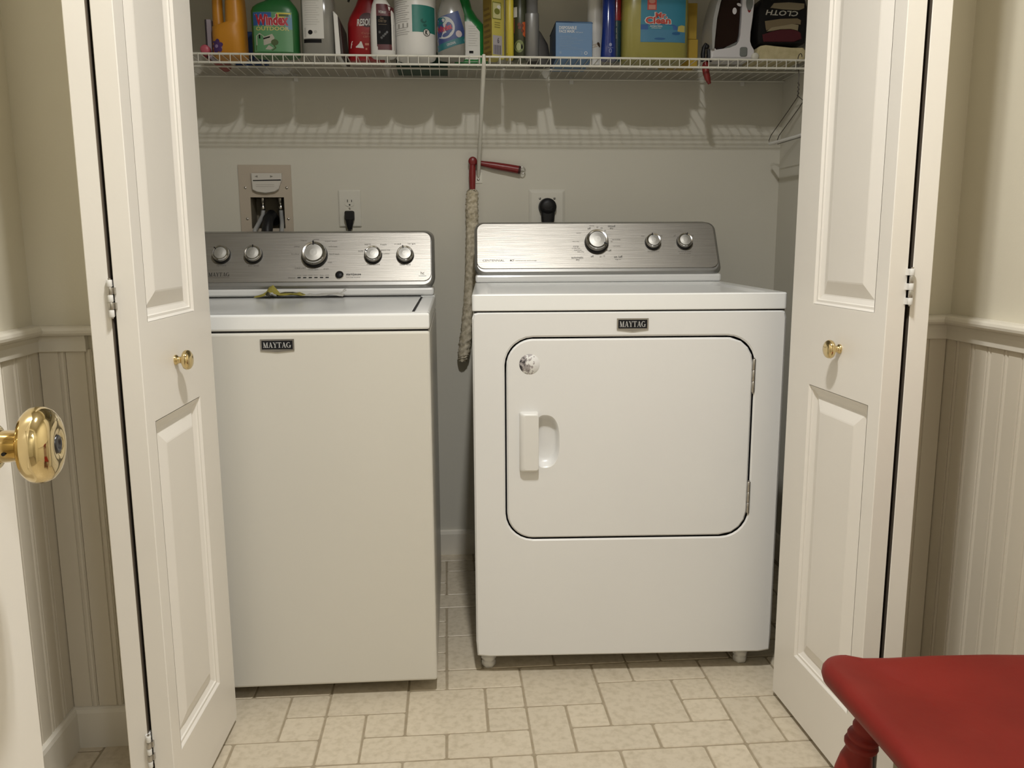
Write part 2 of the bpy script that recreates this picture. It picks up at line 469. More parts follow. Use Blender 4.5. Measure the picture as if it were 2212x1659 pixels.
PANELS = [(.098, .327, .150-.012, .7535-.012), (.098, .327, .9215-.012, 1.885)]
LH, LW, LT = 2.02, .3665, .0342
def small_knob():
    return [(.0092, 0), (.0094, .0020), (.0085, .0036), (.0066, .0050), (.0060, .0090), (.0072, .0120), (.0120, .0135), (.0165, .0162), (.0180, .0195),
            (.0178, .0228), (.0160, .0262), (.0120, .0288), (.0060, .0300), (.0005, .0303)]
def make_leaf(root, p_far, p_near, face_right, knob=False):
    """vertical leaf whose visible face runs from p_far to p_near; body lies behind the face"""
    pf, pn = Vector(p_far), Vector(p_near); d = (pn-pf).normalized(); ang = math.atan2(d.y, d.x)
    # local x runs along the face from its far edge; local +y must point into the leaf
    fl = leaf_geo(LW, LH, LT, PANELS); sgn = 1
    if not face_right:       # into the leaf = left of travel
        sgn = 1
    else:
        sgn = -1
    if sgn < 0:
        fl.v = [(x, -y, z) for x, y, z in fl.v]; fl.f = [f[::-1] for f in fl.f]
    lf = fl.build('leaf', [door_paint, gap_shade], root, loc=(pf.x-root.location.x, pf.y-root.location.y, .012), rotz=ang, bevel=.0012, seg=1)
    for p in PANELS:
        pg = panel_geo(*p, LT)
        if sgn < 0: pg.v = [(x, -y, z) for x, y, z in pg.v]; pg.f = [f[::-1] for f in pg.f]
        pg.build('panel', door_paint, lf)
    if knob:
        kb = B(); kb.lathe([(r, h) for r, h in small_knob()], 24, 0, '-y' if sgn > 0 else 'y', (.215, 0, .8425-.012))
        kb.build('knob', brass, lf)
    return lf
# left pair: visible leaf, its face looking right (+x); the wall-side leaf behind it
dl = empty('door_2', (-.53, 1.37, 0)); tag(dl, 'white folding closet door on the left in front of the washer', 'closet door', None, 'structure')
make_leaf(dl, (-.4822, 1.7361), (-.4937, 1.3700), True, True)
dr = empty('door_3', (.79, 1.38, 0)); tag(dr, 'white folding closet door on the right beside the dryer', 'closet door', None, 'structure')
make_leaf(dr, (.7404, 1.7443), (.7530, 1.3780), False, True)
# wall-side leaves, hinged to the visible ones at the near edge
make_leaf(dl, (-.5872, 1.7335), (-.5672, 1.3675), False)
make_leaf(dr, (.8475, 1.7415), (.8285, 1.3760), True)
def hinge(root, x, y, z0, z1, style=0):
    h = B(); n = 5; L = (z1-z0)/n; X, Y = x-root.location.x, y-root.location.y
    for k in range(n):
        h.lathe([(.0036, z0+L*k+.0004), (.0040, z0+L*k+.0012), (.0040, z0+L*(k+1)-.0012), (.0036, z0+L*(k+1)-.0004)], 12, k % 2, 'z', (X, Y-.0035, 0))
        s = 1 if k % 2 else -1
        h.box(min(X, X+s*.0062), max(X, X+s*.0062), Y-.0012, Y+.016, z0+L*k+.0008, z0+L*(k+1)-.0008, k % 2)
    h.lathe([(.0022, z0-.002), (.0022, z1+.002)], 8, 1, 'z', (X, Y-.0035, 0))
    h.build('hinge', [white_pl, nickel], root)
for z0, z1 in ((.9335, .993), (.148, .2085), (1.72, 1.78)):
    hinge(dl, -.5302, 1.3655, z0, z1)
for z0, z1 in ((.938, 1.000), (.15, .21), (1.72, 1.78)):
    hinge(dr, .7893, 1.3735, z0, z1)

# ------------------------------------------------------------------ near room door with a large brass knob
d1 = empty('door_1', (-.332+.764*.113, .640-.764*.9936, 0), .1134); tag(d1, 'white room door standing open at the left edge with large brass knob', 'door', None, 'structure')
PD = [(.13, .634, .22, .80), (.13, .634, 1.0, 1.90)]
fl = leaf_geo(.764, 2.03, .035, PD)
fl.v = [(-y, x, z+.012) for x, y, z in fl.v]
fl.m = [0]*len(fl.m); fl.build('slab', door_paint, d1, bevel=.0015, seg=1)
for p in PD:
    pg = panel_geo(*p, .035); pg.v = [(-y, x, z+.012) for x, y, z in pg.v]; pg.build('panel', door_paint, d1)
kb = B(); KO = (0, .574+.13, .9108)
kb.lathe([(.034, .0), (.034, .003), (.032, .006), (.0245, .0095), (.0180, .0115), (.0160, .0130), (.0156, .0150), (.0148, .0160), (.0115, .0162)], 40, 0, 'x', KO)
rs = kb.build('rosette', brass, d1)
kb = B()
kb.lathe([(.0113, .0150), (.0110, 0.0300), (.0122, 0.0310), (.0180, 0.0318), (.0232, 0.0340), (.0260, 0.0376), (.0268, 0.0418), (.0262, 0.0460), (.0240, 0.0498), (.0205, 0.0525), (.0160, 0.0541), (.0112, 0.0546), (.0088, 0.0542), (.0066, 0.0534)], 56, 0, 'x', KO)
kn = kb.build('knob', brass, d1)
kb = B(); kb.lathe([(.0065, .0528), (.0064, .0540), (.0056, .0545), (.0035, .0543), (.0030, .0536), (.0003, .0535)], 24, 0, 'x', KO)
tag(kb.build('lock_button', mat('lock_grey', (.055, .055, .06), .3, metal=.6), kn), 'dark privacy lock button')
kb = B(); kb.lathe([(.0013, .0106), (.0013, .0114)], 10, 0, '-y', (.0225, .574+.13, .9108-.003)); kb.build('pin_hole', black_pl, d1)

# ------------------------------------------------------------------ appliances
def badge(parent, x0, x1, z0, z1, tip, y=-.0002):
    b = B(); pts = [(x0, z1), (x0, z0), ((x0+x1)/2, tip), (x1, z0), (x1, z1)]
    b.loops([[(x, y, z) for x, z in pts[::-1]][::-1], [(x, y-.0025, z) for x, z in pts]], 0, True, True, False)
    m = .0032; b.box(x0+m, x1-m, y-.0031, y-.0020, z0+m*.8, z1-m, 1)
    put_serif(b, 'MAYTAG', x0+m*2, x1-m*2, z0+m*1.9, z1-m*2.1, lambda x, z: (x, y-.0034, z), 2)
    return b.build('badge', [pewter, badge_black, badge_silver], parent)
def dial(parent, org, mtx, R, h, mark, skirt=None):
    """control knob on a tilted panel; mtx maps (x, up, out) to local space"""
    b = B(); n = 36
    prof = [(R*1.06, 0, 2), (R*1.05, h*.35, 2), (R, h*.62, 2), (R*.985, h*.70, 0), (R*.93, h*.92, 0), (R*.86, h, 0), (R*.74, h*.97, 0), (R*.71, h*.90, 3), (R*.68, h*.90, 1), (R*.3, h*.95, 1), (.0003, h*.96, 1)]
    for i in range(len(prof)-1):
        r0, h0, _ = prof[i]; r1, h1, mi = prof[i+1]
        L = [[mtx(org[0]+r*math.cos(2*PI*k/n), org[1]+r*math.sin(2*PI*k/n), hh) for k in range(n)] for r, hh in ((r0, h0), (r1, h1))]
        b.loops(L, mi, False, False, True)
    c, s = math.cos(mark), math.sin(mark)
    q = [(.98, .07), (.98, -.07), (.66, -.05), (.66, .05)]
    b.add([mtx(org[0]+R*(p*c-w*s), org[1]+R*(p*s+w*c), h*1.02) for p, w in q], [(0, 1, 2, 3)], 2)
    return b.build('control_dial', [chrome, knob_face, black_pl, dark_gap], parent)

# ---------- washer: 0.699 wide, local x to the right, y to the back
wash = empty('washing_machine', (-.73358, 1.82467, 0), -.0084)
tag(wash, 'white top loading washing machine standing left of the dryer', 'washing machine')
WW, WD = .6935, .66
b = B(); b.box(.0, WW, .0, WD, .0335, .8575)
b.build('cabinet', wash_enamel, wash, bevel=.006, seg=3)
b = B(); b.box(.004, WW-.004, .006, WD-.004, .8576, .8612)
b.build('seam', dark_gap, wash)
# top cover: front lip, side strips, back deck, with the lid sunk between them
b = B()
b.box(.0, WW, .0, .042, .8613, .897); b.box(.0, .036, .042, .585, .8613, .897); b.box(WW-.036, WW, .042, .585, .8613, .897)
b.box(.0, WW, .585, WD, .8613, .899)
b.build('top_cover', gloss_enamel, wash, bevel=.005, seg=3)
b = B(); N = 24; K = 14; lx0, lx1, ly0, ly1 = .0385, WW-.040, .0435, .578
def lidz(u, v):
    return .8965 - .011*(math.sin(PI*u)**.6)*(math.sin(PI*min(1, v*1.05))**.7) + .004*math.sin(3*PI*u)**2*math.sin(PI*v)
vs = [(lx0+(lx1-lx0)*i/N, ly0+(ly1-ly0)*j/K, lidz(i/N, j/K)) for j in range(K+1) for i in range(N+1)]
b.add(vs, [(j*(N+1)+i, j*(N+1)+i+1, (j+1)*(N+1)+i+1, (j+1)*(N+1)+i) for j in range(K) for i in range(N)], 0, True)
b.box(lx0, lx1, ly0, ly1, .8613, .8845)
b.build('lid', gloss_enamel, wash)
b = B(); b.box(lx1+.0006, lx1+.0042, .052, .575, .870, .8958); b.box(.0392, lx1, .5785, .5845, .870, .8985)
b.build('lid_seam', dark_gap, wash)
# console: white foot, silver shell, brushed face plate leaning back
def console(parent, x0, x1, zfoot, z0, z1, yb, yt, ydeep, r, plate, taper=0.):
    f = B(); f.box(x0+.002, x1-.002, yb+.004, ydeep, zfoot, z0-.0012)
    f.build('console_foot', enamel, parent, bevel=.006, seg=2)
    e = Vector((0, yt-yb, z1-z0)).normalized(); nrm = Vector((0, -e.z, e.y)); H = math.hypot(yt-yb, z1-z0)
    def mp(x, up, out): p = Vector((0, yb, z0)) + e*up + nrm*out; return (x, p.y, p.z)
    out = rrect(x0, x1, 0, H, r, 8)
    tp = lambda p: (p[0] + taper*(p[1]/H)*(p[0]-x0)/(x1-x0), p[1])
    sh = B(); L = []
    for ins, dep in ((0, None), (0, -.010), (.003, -.003), (.0085, .0)):
        lo = []
        for (x, u) in out:
            cx, cu = (x0+x1)/2, H/2
            xx = cx+(x-cx)*(1-ins*2/(x1-x0)); uu = cu+(u-cu)*(1-ins*2/H); xx, uu = tp((xx, uu))
            if dep is None: p = mp(xx, uu, 0); lo.append((p[0], ydeep, max(p[2], z0)))
            else: lo.append(mp(xx, uu, dep))
        L.append(lo)
    sh.loops(L, 0, True, True, True)
    sh.build('console_shell', steel_side, parent)
    pl = B(); i0, i1, u0, u1 = plate
    def prr(ins, dep): return [mp(*tp((x, u)), dep) for x, u in rrect(i0+ins, i1-ins, u0+ins, u1-ins, r*.8, 8)]
    pl.loops([prr(0, -.001), prr(0, .0014), prr(.0012, .0024)], 0, True, True, False)
    pl.build('face_plate', steel, parent)
    return mp, H
mp, H = console(wash, -.004, .6925, .8992, .9225, 1.0825, .578, .650, WD+.03, .026, (.004, .6835, .0185, .1690))
for x, z, R, h, mk in ((.0935, 1.0195, .0242, .021, 2.4), (.1825, 1.0190, .0242, .021, 1.55), (.3535, 1.017, .0350, .027, 1.62), (.5185, 1.016, .0242, .021, 2.75), (.6095, 1.0155, .0242, .021, 1.85)):
    up = (z-.9225)/(1.0825-.9225)*H
    dial(wash, (x, up-.0055), lambda a, u, o: mp(a, u, o+.0024), R, h, mk)
T = B(); fn = lambda x, z: mp(x, (z-.9225)/.16*H, .0028)
put_serif(T, 'MAYTAG', .060, .1175, .9560, .9665, fn, 0)
patch(T, .062, .1175, .9522, .9532, fn, 1, 1, 1)
put_text(T, 'start/pause', .4425, .4845, .9545, .9625, fn, 0, .02)
put_text(T, 'hold 3 sec. to cancel', .443, .4825, .9495, .9530, fn, 1)
put_text(T, 'water level', .5935, .6245, .9825, .9885, fn, 0)
put_text(T, 'rinse options', .5005, .5375, .9825, .9885, fn, 0)
put_text(T, 'soil level', .168, .1975, .9825, .9885, fn, 1); put_text(T, 'options', .080, .107, .9825, .9885, fn, 1)
for s, x, z, w in (('heavy', .321, 1.054, .016), ('normal', .3555, 1.0575, .016), ('super wash', .398, 1.052, .034), ('whites', .4035, 1.0375, .025), ('hand wash', .408, 1.016, .028), ('soak', .396, .993, .012),
                   ('power', .3025, 1.0365, .016), ('bulky', .2985, 1.016, .022), ('casual', .313, .978, .030), ('rinse spin', .350, .9725, .028), ('drain', .386, .975, .015),
                   ('warm', .502, 1.0425, .018), ('fresh', .547, 1.042, .018), ('second rinse', .553, 1.0265, .026), ('with softener', .552, 1.0165, .026), ('med', .588, 1.0435, .018), ('large', .628, 1.0435, .022), ('auto', .483, 1.024, .014)):
    put_text(T, s, x-w/2, x+w/2, z-.0022, z+.0022, fn, 1)
put_text(T, 'hc', .6535, .6635, .957, .965, fn, 1, .01); patch(T, .648, .669, .9525, .9535, fn, 1, 1, 1)
put_text(T, 'status', .2805, .300, .9490, .9525, fn, 1)
for k, s in enumerate(('sensing', 'wash', 'rinse', 'spin', 'done', 'lid lock')):
    put_text(T, s, .3055+.0157*k, .3165+.0157*k, .9560, .9588, fn, 1)
tag(T.build('panel_lettering', [ink, ink_soft], wash), kind='stuff')
for k in range(6):
    T = B(); patch(T, .3065+.0157*k, .3155+.0157*k, .9490, .9525, fn, 0, 1, 1); T.build('indicator', ink, wash)
b = B(); o0 = mp(.424, (.957-.9225)/.16*H, .0022)
n = 28
L = [[mp(.424+r*math.cos(2*PI*k/n), (.957-.9225)/.16*H+r*math.sin(2*PI*k/n), hh) for k in range(n)] for r, hh in ((.0122, .0022), (.0122, .0042), (.0108, .0045))]
b.loops(L, 1, False, False, True)
L = [[mp(.424+r*math.cos(2*PI*k/n), (.957-.9225)/.16*H+r*math.sin(2*PI*k/n), hh) for k in range(n)] for r, hh in ((.0108, .0044), (.0095, .0068), (.006, .0082), (.0004, .0087))]
b.loops(L, 0, False, True, True)
tag(b.build('start_button', [black_pl, chrome], wash), 'round black push button')
badge(wash, .3290, .4010, .8195, .8440, .8160)
for x in (.115, WW-.115):
    for y in (.12, WD-.06):
        b = B(); b.lathe([(.016, .0005), (.018, .003), (.018, .012), (.008, .013), (.008, .034)], 12, 0, 'z', (x, y, 0)); b.build('foot', rubber, wash)

# ---------- dryer: 0.722 wide
DSC = .98; DZ0 = 1.0475*(1-DSC)
dry = empty('clothes_dryer', (.0558*DSC, 1.9266*DSC, DZ0), -.0476); dry.scale = (DSC,)*3
tag(dry, 'white front loading clothes dryer with round worn sticker on its door', 'clothes dryer')
DW, DD = .737, .68
DR = (.0745, .6660, .3352, .8290); RR = .068    # door opening
b = B(); fr = rr_fn(*DR, RR); cc = ((DR[0]+DR[1])/2, (DR[2]+DR[3])/2)
z0, z1 = .0300, .8870
angs = sorted([2*PI*k/160 for k in range(160)] + [math.atan2(z-cc[1], x-cc[0]) % (2*PI) for x in (0, DW) for z in (z0, z1)])
fo = rr_fn(.0, DW, z0, z1, .012); fo2 = rr_fn(.0045, DW-.0045, z0+.0045, z1-.003, .010)
ring = lambda fnn, y: [(*(lambda p: (p[0], y, p[1]))(ray_to(fnn, cc, a)),) for a in angs]
b.loops([ring(fo, DD)[:], ring(fo, .0045), ring(fo2, .0003), ring(fo2, 0.0)], 0, True, False, False)
fr3 = rr_fn(DR[0]-.004, DR[1]+.004, DR[2]-.004, DR[3]+.004, RR+.004)
b.loops([ring(fo2, 0), ring(fr3, 0), ring(fr, .0028)], 0, False, False, False)
b.loops([ring(fr, .0028), ring(fr, .03)], 1, False, True, False)
b.build('cabinet', [enamel, dark_gap], dry)
# door with a scooped finger recess
G = .0042
dfn = rr_fn(DR[0]+G, DR[1]-G, DR[2]+G, DR[3]-G, RR-G); dfn2 = rr_fn(DR[0]+G+.004, DR[1]-G-.004, DR[2]+G+.004, DR[3]-G-.004, RR-G-.004)
sc = (.168, .579)
def scoop(k):
    def f(x, z):
        ex = (x-sc[0])/(.0345*k); ez = (z-sc[1])/(.061*k)
        if x < sc[0]: ex = (x-sc[0])/(.022*k)
        return abs(ex)**2.6+abs(ez)**2.6-1
    return f
angd = [2*PI*k/160 for k in range(160)]
rg = lambda fnn, y: [(*(lambda p: (p[0], y, p[1]))(ray_to(fnn, sc, a)),) for a in angd]
b = B()
b.loops([rg(dfn, .022), rg(dfn, .003), rg(dfn2, -.0008)], 0, False, False, False)
b.loops([rg(dfn2, -.0008), rg(scoop(1.06), -.0008)], 0, False, False, False)
b.loops([rg(scoop(1.06), -.0008), rg(scoop(1.0), .0012), rg(scoop(.93), .009), rg(scoop(.84), .016), rg(scoop(.70), .019), rg(scoop(.3), .0195)], 0, False, True, True)
dd = b.build('door', enamel, dry)
b = B()
L = []
for y, ins in ((-.0008, 0), (-.012, .0012), (-.0165, .0045), (-.0175, .008)):
    x0, x1, za, zb = .1085+ins*1.4, .1545-ins*.15, .5065+ins*.9, .6525-ins*.9
    L.append([(x, y, z) for x, z in rrect(x0, x1, za, zb, .0055, 4)])
b.loops(L, 0, False, True, True)
b.build('handle', white_pl, dd)
b = B(); st = mat('worn_sticker', (.3, .28, .27), .5)
n_, l_, bs = nodes(st)
tc = n_.new('ShaderNodeTexCoord'); nz = n_.new('ShaderNodeTexNoise'); nz.inputs['Scale'].default_value = 120; nz.inputs['Detail'].default_value = 5
l_.new(tc.outputs['Object'], nz.inputs['Vector'])
sx = n_.new('ShaderNodeSeparateXYZ'); l_.new(tc.outputs['Object'], sx.inputs[0])
mr = n_.new('ShaderNodeMapRange'); mr.inputs['From Min'].default_value = .114; mr.inputs['From Max'].default_value = .152; mr.inputs['To Min'].default_value = -.08; mr.inputs['To Max'].default_value = .22
l_.new(sx.outputs['X'], mr.inputs['Value'])
ad = n_.new('ShaderNodeMath'); ad.operation = 'ADD'; l_.new(nz.outputs['Fac'], ad.inputs[0]); l_.new(mr.outputs[0], ad.inputs[1])
cr = n_.new('ShaderNodeValToRGB'); e = cr.color_ramp.elements
e[0].position = .36; e[0].color = (.05, .045, .05, 1); e[1].position = .46; e[1].color = (.36, .33, .33, 1)
q = cr.color_ramp.elements.new(.56); q.color = (.38, .35, .35, 1); q = cr.color_ramp.elements.new(.59); q.color = (.78, .78, .77, 1)
l_.new(ad.outputs[0], cr.inputs['Fac']); l_.new(cr.outputs['Color'], bs.inputs['Base Color'])
b.lathe([(.0242, .0), (.0240, .0003), (.0003, .00035)], 36, 0, '-y', (.1332, -.0009, .7655))
tag(b.build('sticker', st, dd), 'round grey sticker half worn away')
for z0, z1 in ((.6925, .773), (.394, .4735)):
    b = B(); L5 = (z1-z0)/3
    for k in range(3): b.lathe([(.0034, z0+L5*k+.0004), (.0040, z0+L5*k+.001), (.0040, z0+L5*(k+1)-.001), (.0034, z0+L5*(k+1)-.0004)], 12, 0, 'z', (.6645, .0006, 0))
    b.lathe([(.0018, z0-.003), (.0018, z1+.003)], 8, 0, 'z', (.6645, .0006, 0))
    b.build('hinge', nickel, dry)
b = B(); b.box(.004, DW-.004, .006, DD-.01, .8871, .8905)
b.build('seam', dark_gap, dry)
# worktop with a raised rim around a shallow tray
b = B()
rec = lambda i, z: [(i*.9, i*.8, z), (DW-i*.9, i*.8, z), (DW-i*.9, .60-i*.25 if i else DD, z), (i*.9, .60-i*.25 if i else DD, z)]
def rl(x0, x1, y0, y1, r, z): return [(x, y, z) for x, y in rrect(x0, x1, y0, y1, r, 5)]
b.loops([rl(.001, DW-.001, .001, DD, .006, .8906), rl(0, DW, 0, DD, .008, .8925), rl(0, DW, 0, DD, .008, .926), rl(.002, DW-.002, .002, DD-.002, .008, .929),
         rl(.030, DW-.030, .022, .545, .022, .9295), rl(.037, DW-.037, .029, .538, .02, .9285), rl(.048, DW-.048, .040, .527, .018, .9225), rl(.060, DW-.060, .052, .515, .016, .9215)], 0, True, True, False)
b.build('worktop', gloss_enamel, dry)
mp, H = console(dry, -.001, .7375, .9296, .9535, 1.1080, .552, .622, DD, .026, (.0065, .7285, .0175, .1630), -.010)
for x, z, R, h, mk in ((.3640, 1.0490, .0340, .028, -.55), (.5335, 1.0485, .0230, .021, 1.75), (.6285, 1.0490, .0230, .021, 1.25)):
    dial(dry, (x, (z-.9535)/.1545*H-.0055), lambda a, u, o: mp(a, u, o+.0024), R, h, mk)
T = B(); fn = lambda x, z: mp(x, (z-.9535)/.1545*H, .0028)
put_text(T, 'CENTENNIAL', .0235, .0875, .9905, .9960, fn, 0)
put_text(T, 'MCT', .1045, .1170, .9905, .9960, fn, 0, .02); put_text(T, 'commercial technology', .1205, .184, .9905, .9945, fn, 1)
put_text(T, 'automatic', .2875, .3230, .9975, 1.0035, fn, 0, .01); put_text(T, 'dry', .3005, .3115, .9900, .9970, fn, 0, .01)
put_text(T, 'timed', .4010, .4230, 1.0900, 1.0960, fn, 0, .01); put_text(T, 'dry', .4065, .4170, 1.0820, 1.0890, fn, 0, .01)
put_text(T, 'on /off', .4150, .4400, .9985, 1.0055, fn, 0, .01); put_text(T, 'signal', .4180, .4350, .9925, .9960, fn, 1)
put_text(T, 'off', .3455, .3540, 1.0010, 1.0065, fn, 0, .01); put_text(T, 'off', .3990, .4075, 1.0175, 1.0230, fn, 0, .01); put_text(T, 'off', .3395, .3490, 1.0830, 1.0890, fn, 0, .01)
for s, x, z, w in (('more dry', .312, 1.072, .014), ('very dry', .302, 1.0475, .02), ('energy', .3025, 1.0325, .017), ('preferred', .3025, 1.0275, .024), ('normal', .307, 1.0225, .022), ('less dry', .316, 1.017, .02),
                   ('damp', .352, 1.094, .014), ('60', .369, 1.090, .005), ('50', .382, 1.087, .006), ('40', .392, 1.079, .006), ('wrinkle', .424, 1.053, .025), ('30', .410, 1.047, .006), ('cool down', .424, 1.034, .022),
                   ('20', .3745, 1.003, .006), ('10', .385, 1.0045, .006), ('temperature', .5335, 1.0165, .034), ('wrinkle prevent', .6285, 1.0165, .040), ('end of cycle', .6285, 1.010, .034), ('low', .505, 1.063, .009), ('high', .560, 1.063, .009), ('off', .601, 1.063, .007), ('on', .655, 1.063, .007)):
    put_text(T, s, x-w/2, x+w/2, z-.0022, z+.0022, fn, 1)
tag(T.build('panel_lettering', [ink, ink_soft], dry), kind='stuff')
badge(dry, .3370, .4108, .8455, .8715, .8410, -.0004)
for x, y in ((.030, .054), (.678, .054), (.030, .62), (.678, .62)):
    b = B(); b.lathe([(.0150, -.0209), (.0180, -.017), (.0180, -.0060), (.0150, -.004), (.0190, .0), (.0190, .011), (.0115, .0140), (.0115, .031)], 6, 0, 'z', (x, y, 0))
    b.build('foot', white_pl, dry)

# ------------------------------------------------------------------ wire shelf
SZ = 1.5523; SY0, SY1 = 2.40, 2.708; SX0, SX1 = CL+.002, CR-.002
shelf = empty('wire_shelf', ((SX0+SX1)/2, SY0, SZ)); tag(shelf, 'white wire shelf full of cleaning supplies above the machines', 'shelf')
ox, oy, oz = shelf.location
def rel(b):
    b.v = [(x-ox, y-oy, z-oz) for x, y, z in b.v]; return b
DZ = SZ+.0016
b = B(); b.tube([(SX0, SY0, SZ-.0024), (SX1, SY0, SZ-.0024)], .0030, 10); rel(b).build('front_rail', wire_m, shelf, smooth=True)
b = B(); b.tube([(SX0, SY0-.001, SZ-.0245), (SX1, SY0-.001, SZ-.0245)], .0030, 10); rel(b).build('front_rail', wire_m, shelf, smooth=True)
b = B(); b.tube([(SX0, 2.555, SZ-.0042), (SX1, 2.555, SZ-.0042)], .0028, 8); rel(b).build('support_rod', wire_m, shelf, smooth=True)
b = B(); b.tube([(SX0, SY1-.006, SZ-.0042), (SX1, SY1-.006, SZ-.0042)], .0028, 8); rel(b).build('support_rod', wire_m, shelf, smooth=True)
b = B(); n = 69
for k in range(n):
    x = SX0+.008 + (SX1-SX0-.016)*k/(n-1)
    b.tube([(x, SY1, SZ), (x, SY0+.004, SZ), (x, SY0-.0035, SZ-.003), (x, SY0-.0035, SZ-.0275)], .00135, 5)
tag(rel(b).build('deck_wires', wire_m, shelf, smooth=True), kind='stuff')
# diagonal support arm with its wall plate
b = B()
P0, P1 = Vector((.1112, SY0-.0015, SZ-.022)), Vector((.1048, 2.7085, 1.262))
b.tube([P0+Vector((0, -.005, .024)), P0+Vector((0, -.006, .006)), P0, P0.lerp(P1, .5), P1, (.1048, 2.712, 1.254)], [.0045, .0055, .0065, .0062, .006, .005], 8)
b.box(.0925, .1165, 2.7125, 2.7148, 1.2335, 1.2660)
b.lathe([(.0042, .0), (.0042, .0012), (.0022, .0022), (.0003, .0023)], 12, 1, '-y', (.1045, 2.7125, 1.2445))
rel(b).build('support_arm', [wire_m, nickel], shelf)
for x in (-.45, .40, .95):
    b = B(); b.box(x-.006, x+.006, 2.7085, 2.7148, SZ-.016, SZ+.006); rel(b).build('wall_clip', white_pl, shelf)

# ------------------------------------------------------------------ things on the shelf
def pm(name, col, rough=.4, **k):
    return MATS.get(name) or mat(name, col, rough, **k)
class Bottle:
    """lofted body; sections (z, a, b, n, cx, cy) from the base up; origin at base centre"""
    def __init__(s, name, label, cat, x, yfront, secs, m, rotz=0., body='body', k=36, z=None):
        s.secs = [(*q, 0, 0)[:6] if len(q) < 6 else q for q in secs]
        s.bmax = secs[1][2] if len(secs) > 1 else secs[0][2]
        s.root = tag(empty(name, (x, yfront+s.bmax, DZ if z is None else z), rotz), label, cat)
        L = []
        for z_, a, b_, n_, cx, cy in s.secs:
            L.append([(px, py, z_) for px, py in sell(a, b_, n_, k, cx, cy)])
        bb = B(); bb.loops(L, 0, True, True, True); bb.build(body, m, s.root)
    def at(s, z):
        q = s.secs
        for i in range(len(q)-1):
            if q[i][0] <= z <= q[i+1][0]:
                t = (z-q[i][0])/max(1e-6, q[i+1][0]-q[i][0])
                return [q[i][j]*(1-t)+q[i+1][j]*t for j in range(1, 6)]
        return q[-1][1:]
    def fn(s, off=.0005):
        def f(x, z):
            a, b_, n_, cx, cy = s.at(z); u = min(.995, abs(x-cx)/a)
            return (x, cy-b_*(1-u**n_)**(1/n_)-off, z)
        return f
    def wx(s, X): return X-s.root.location.x
def Z(y): return 1.7062-(.00121*y)-DZ     # height over the deck at the front of the shelf for a picture row

# small red bottle lying down with a pink cap towards the room
r = tag(empty('small_bottle', (-.648, 2.445, DZ+.017)), 'small red bottle lying on its side with a pink cap, far left of shelf', 'bottle')
b = B(); b.lathe([(.004, .025), (.014, .026), (.0165, .032), (.0165, .225), (.014, .232), (.002, .234)], 24, 0, 'y'); b.build('body', pm('berry_plastic', (.33, .03, .04), .35), r, smooth=True)
b = B(); b.lathe([(.001, 0.), (.009, .0005), (.0125, .003), (.0128, .026), (.011, .027)], 24, 0, 'y'); b.build('cap', pm('pink_plastic', (.50, .10, .14), .4), r, smooth=True)

# lilac carton tucked beside the orange jug
lil = pm('lilac_card', (.36, .31, .36), .6); purp = pm('purple_ink', (.075, .03, .14), .5); dk = pm('dark_brown', (.03, .02, .025), .5)
r = tag(empty('carton', (-.6500, 2.470, DZ)), 'slim lilac carton with a dark spine, left of the orange jug', 'carton')
b = B(); b.box(.0045, .0170, 0, .06, 0, .100); b.build('box', lil, r, bevel=.001, seg=1)
b = B(); b.box(0, .0045, .0005, .06, 0, .100); b.build('spine', dk, r, bevel=.001, seg=1)

# orange jug with an open handle
orange = pm('orange_plastic', (.56, .24, .02), .38)
J = Bottle('bleach_jug', 'orange plastic jug with an open handle near the left end', 'jug', -.5848, 2.432,
           [(0, .040, .040, 3.2), (.004, .0442, .046, 3.2), (.060, .0440, .046, 3.2), (.076, .0435, .046, 3.2), (.088, .0250, .044, 3.2, .0185, 0), (.150, .0235, .042, 3., .0185, 0), (.185, .024, .04, 2.8, .016, 0), (.215, .026, .032, 2.2, .006, 0), (.232, .018, .018, 2, .002, 0), (.245, .017, .017, 2, .002, 0)], orange)
T = B(); f0 = J.fn(.0005)
for k in range(6):
    a = k*PI/3+.3; oval(T, -.0275+.009*math.cos(a), .0225+.010*math.sin(a), .0095, .0065, J.fn(.0008+.0001*k), 0, a)
oval(T, -.0275, .0225, .0045, .0045, J.fn(.0018), 1)
poly(T, [(-.0425, .004), (-.020, .004), (-.012, .016), (-.0135, .030), (-.022, .038), (-.0425, .046)], f0, 2)
T.build('flower_label', [purp, pm('violet_ink', (.30, .22, .38), .5), pm('lilac_label', (.30, .22, .30), .55)], J.root)
b = B(); b.tube([(-.026, -.004, .066), (-.0285, -.006, .085), (-.0290, -.006, .12), (-.0285, -.004, .16), (-.022, 0, .19), (-.004, 0, .208)], [.0155, .0150, .0140, .0140, .014, .012], 14)
b.build('handle', orange, J.root, smooth=True)
b = B(); b.lathe([(.019, .243), (.0205, .246), (.0205, .268), (.018, .270), (.001, .2705)], 24, 0, 'z', (.002, 0, 0)); b.build('cap', pm('purple_cap', (.10, .04, .16), .4), J.root, smooth=True)

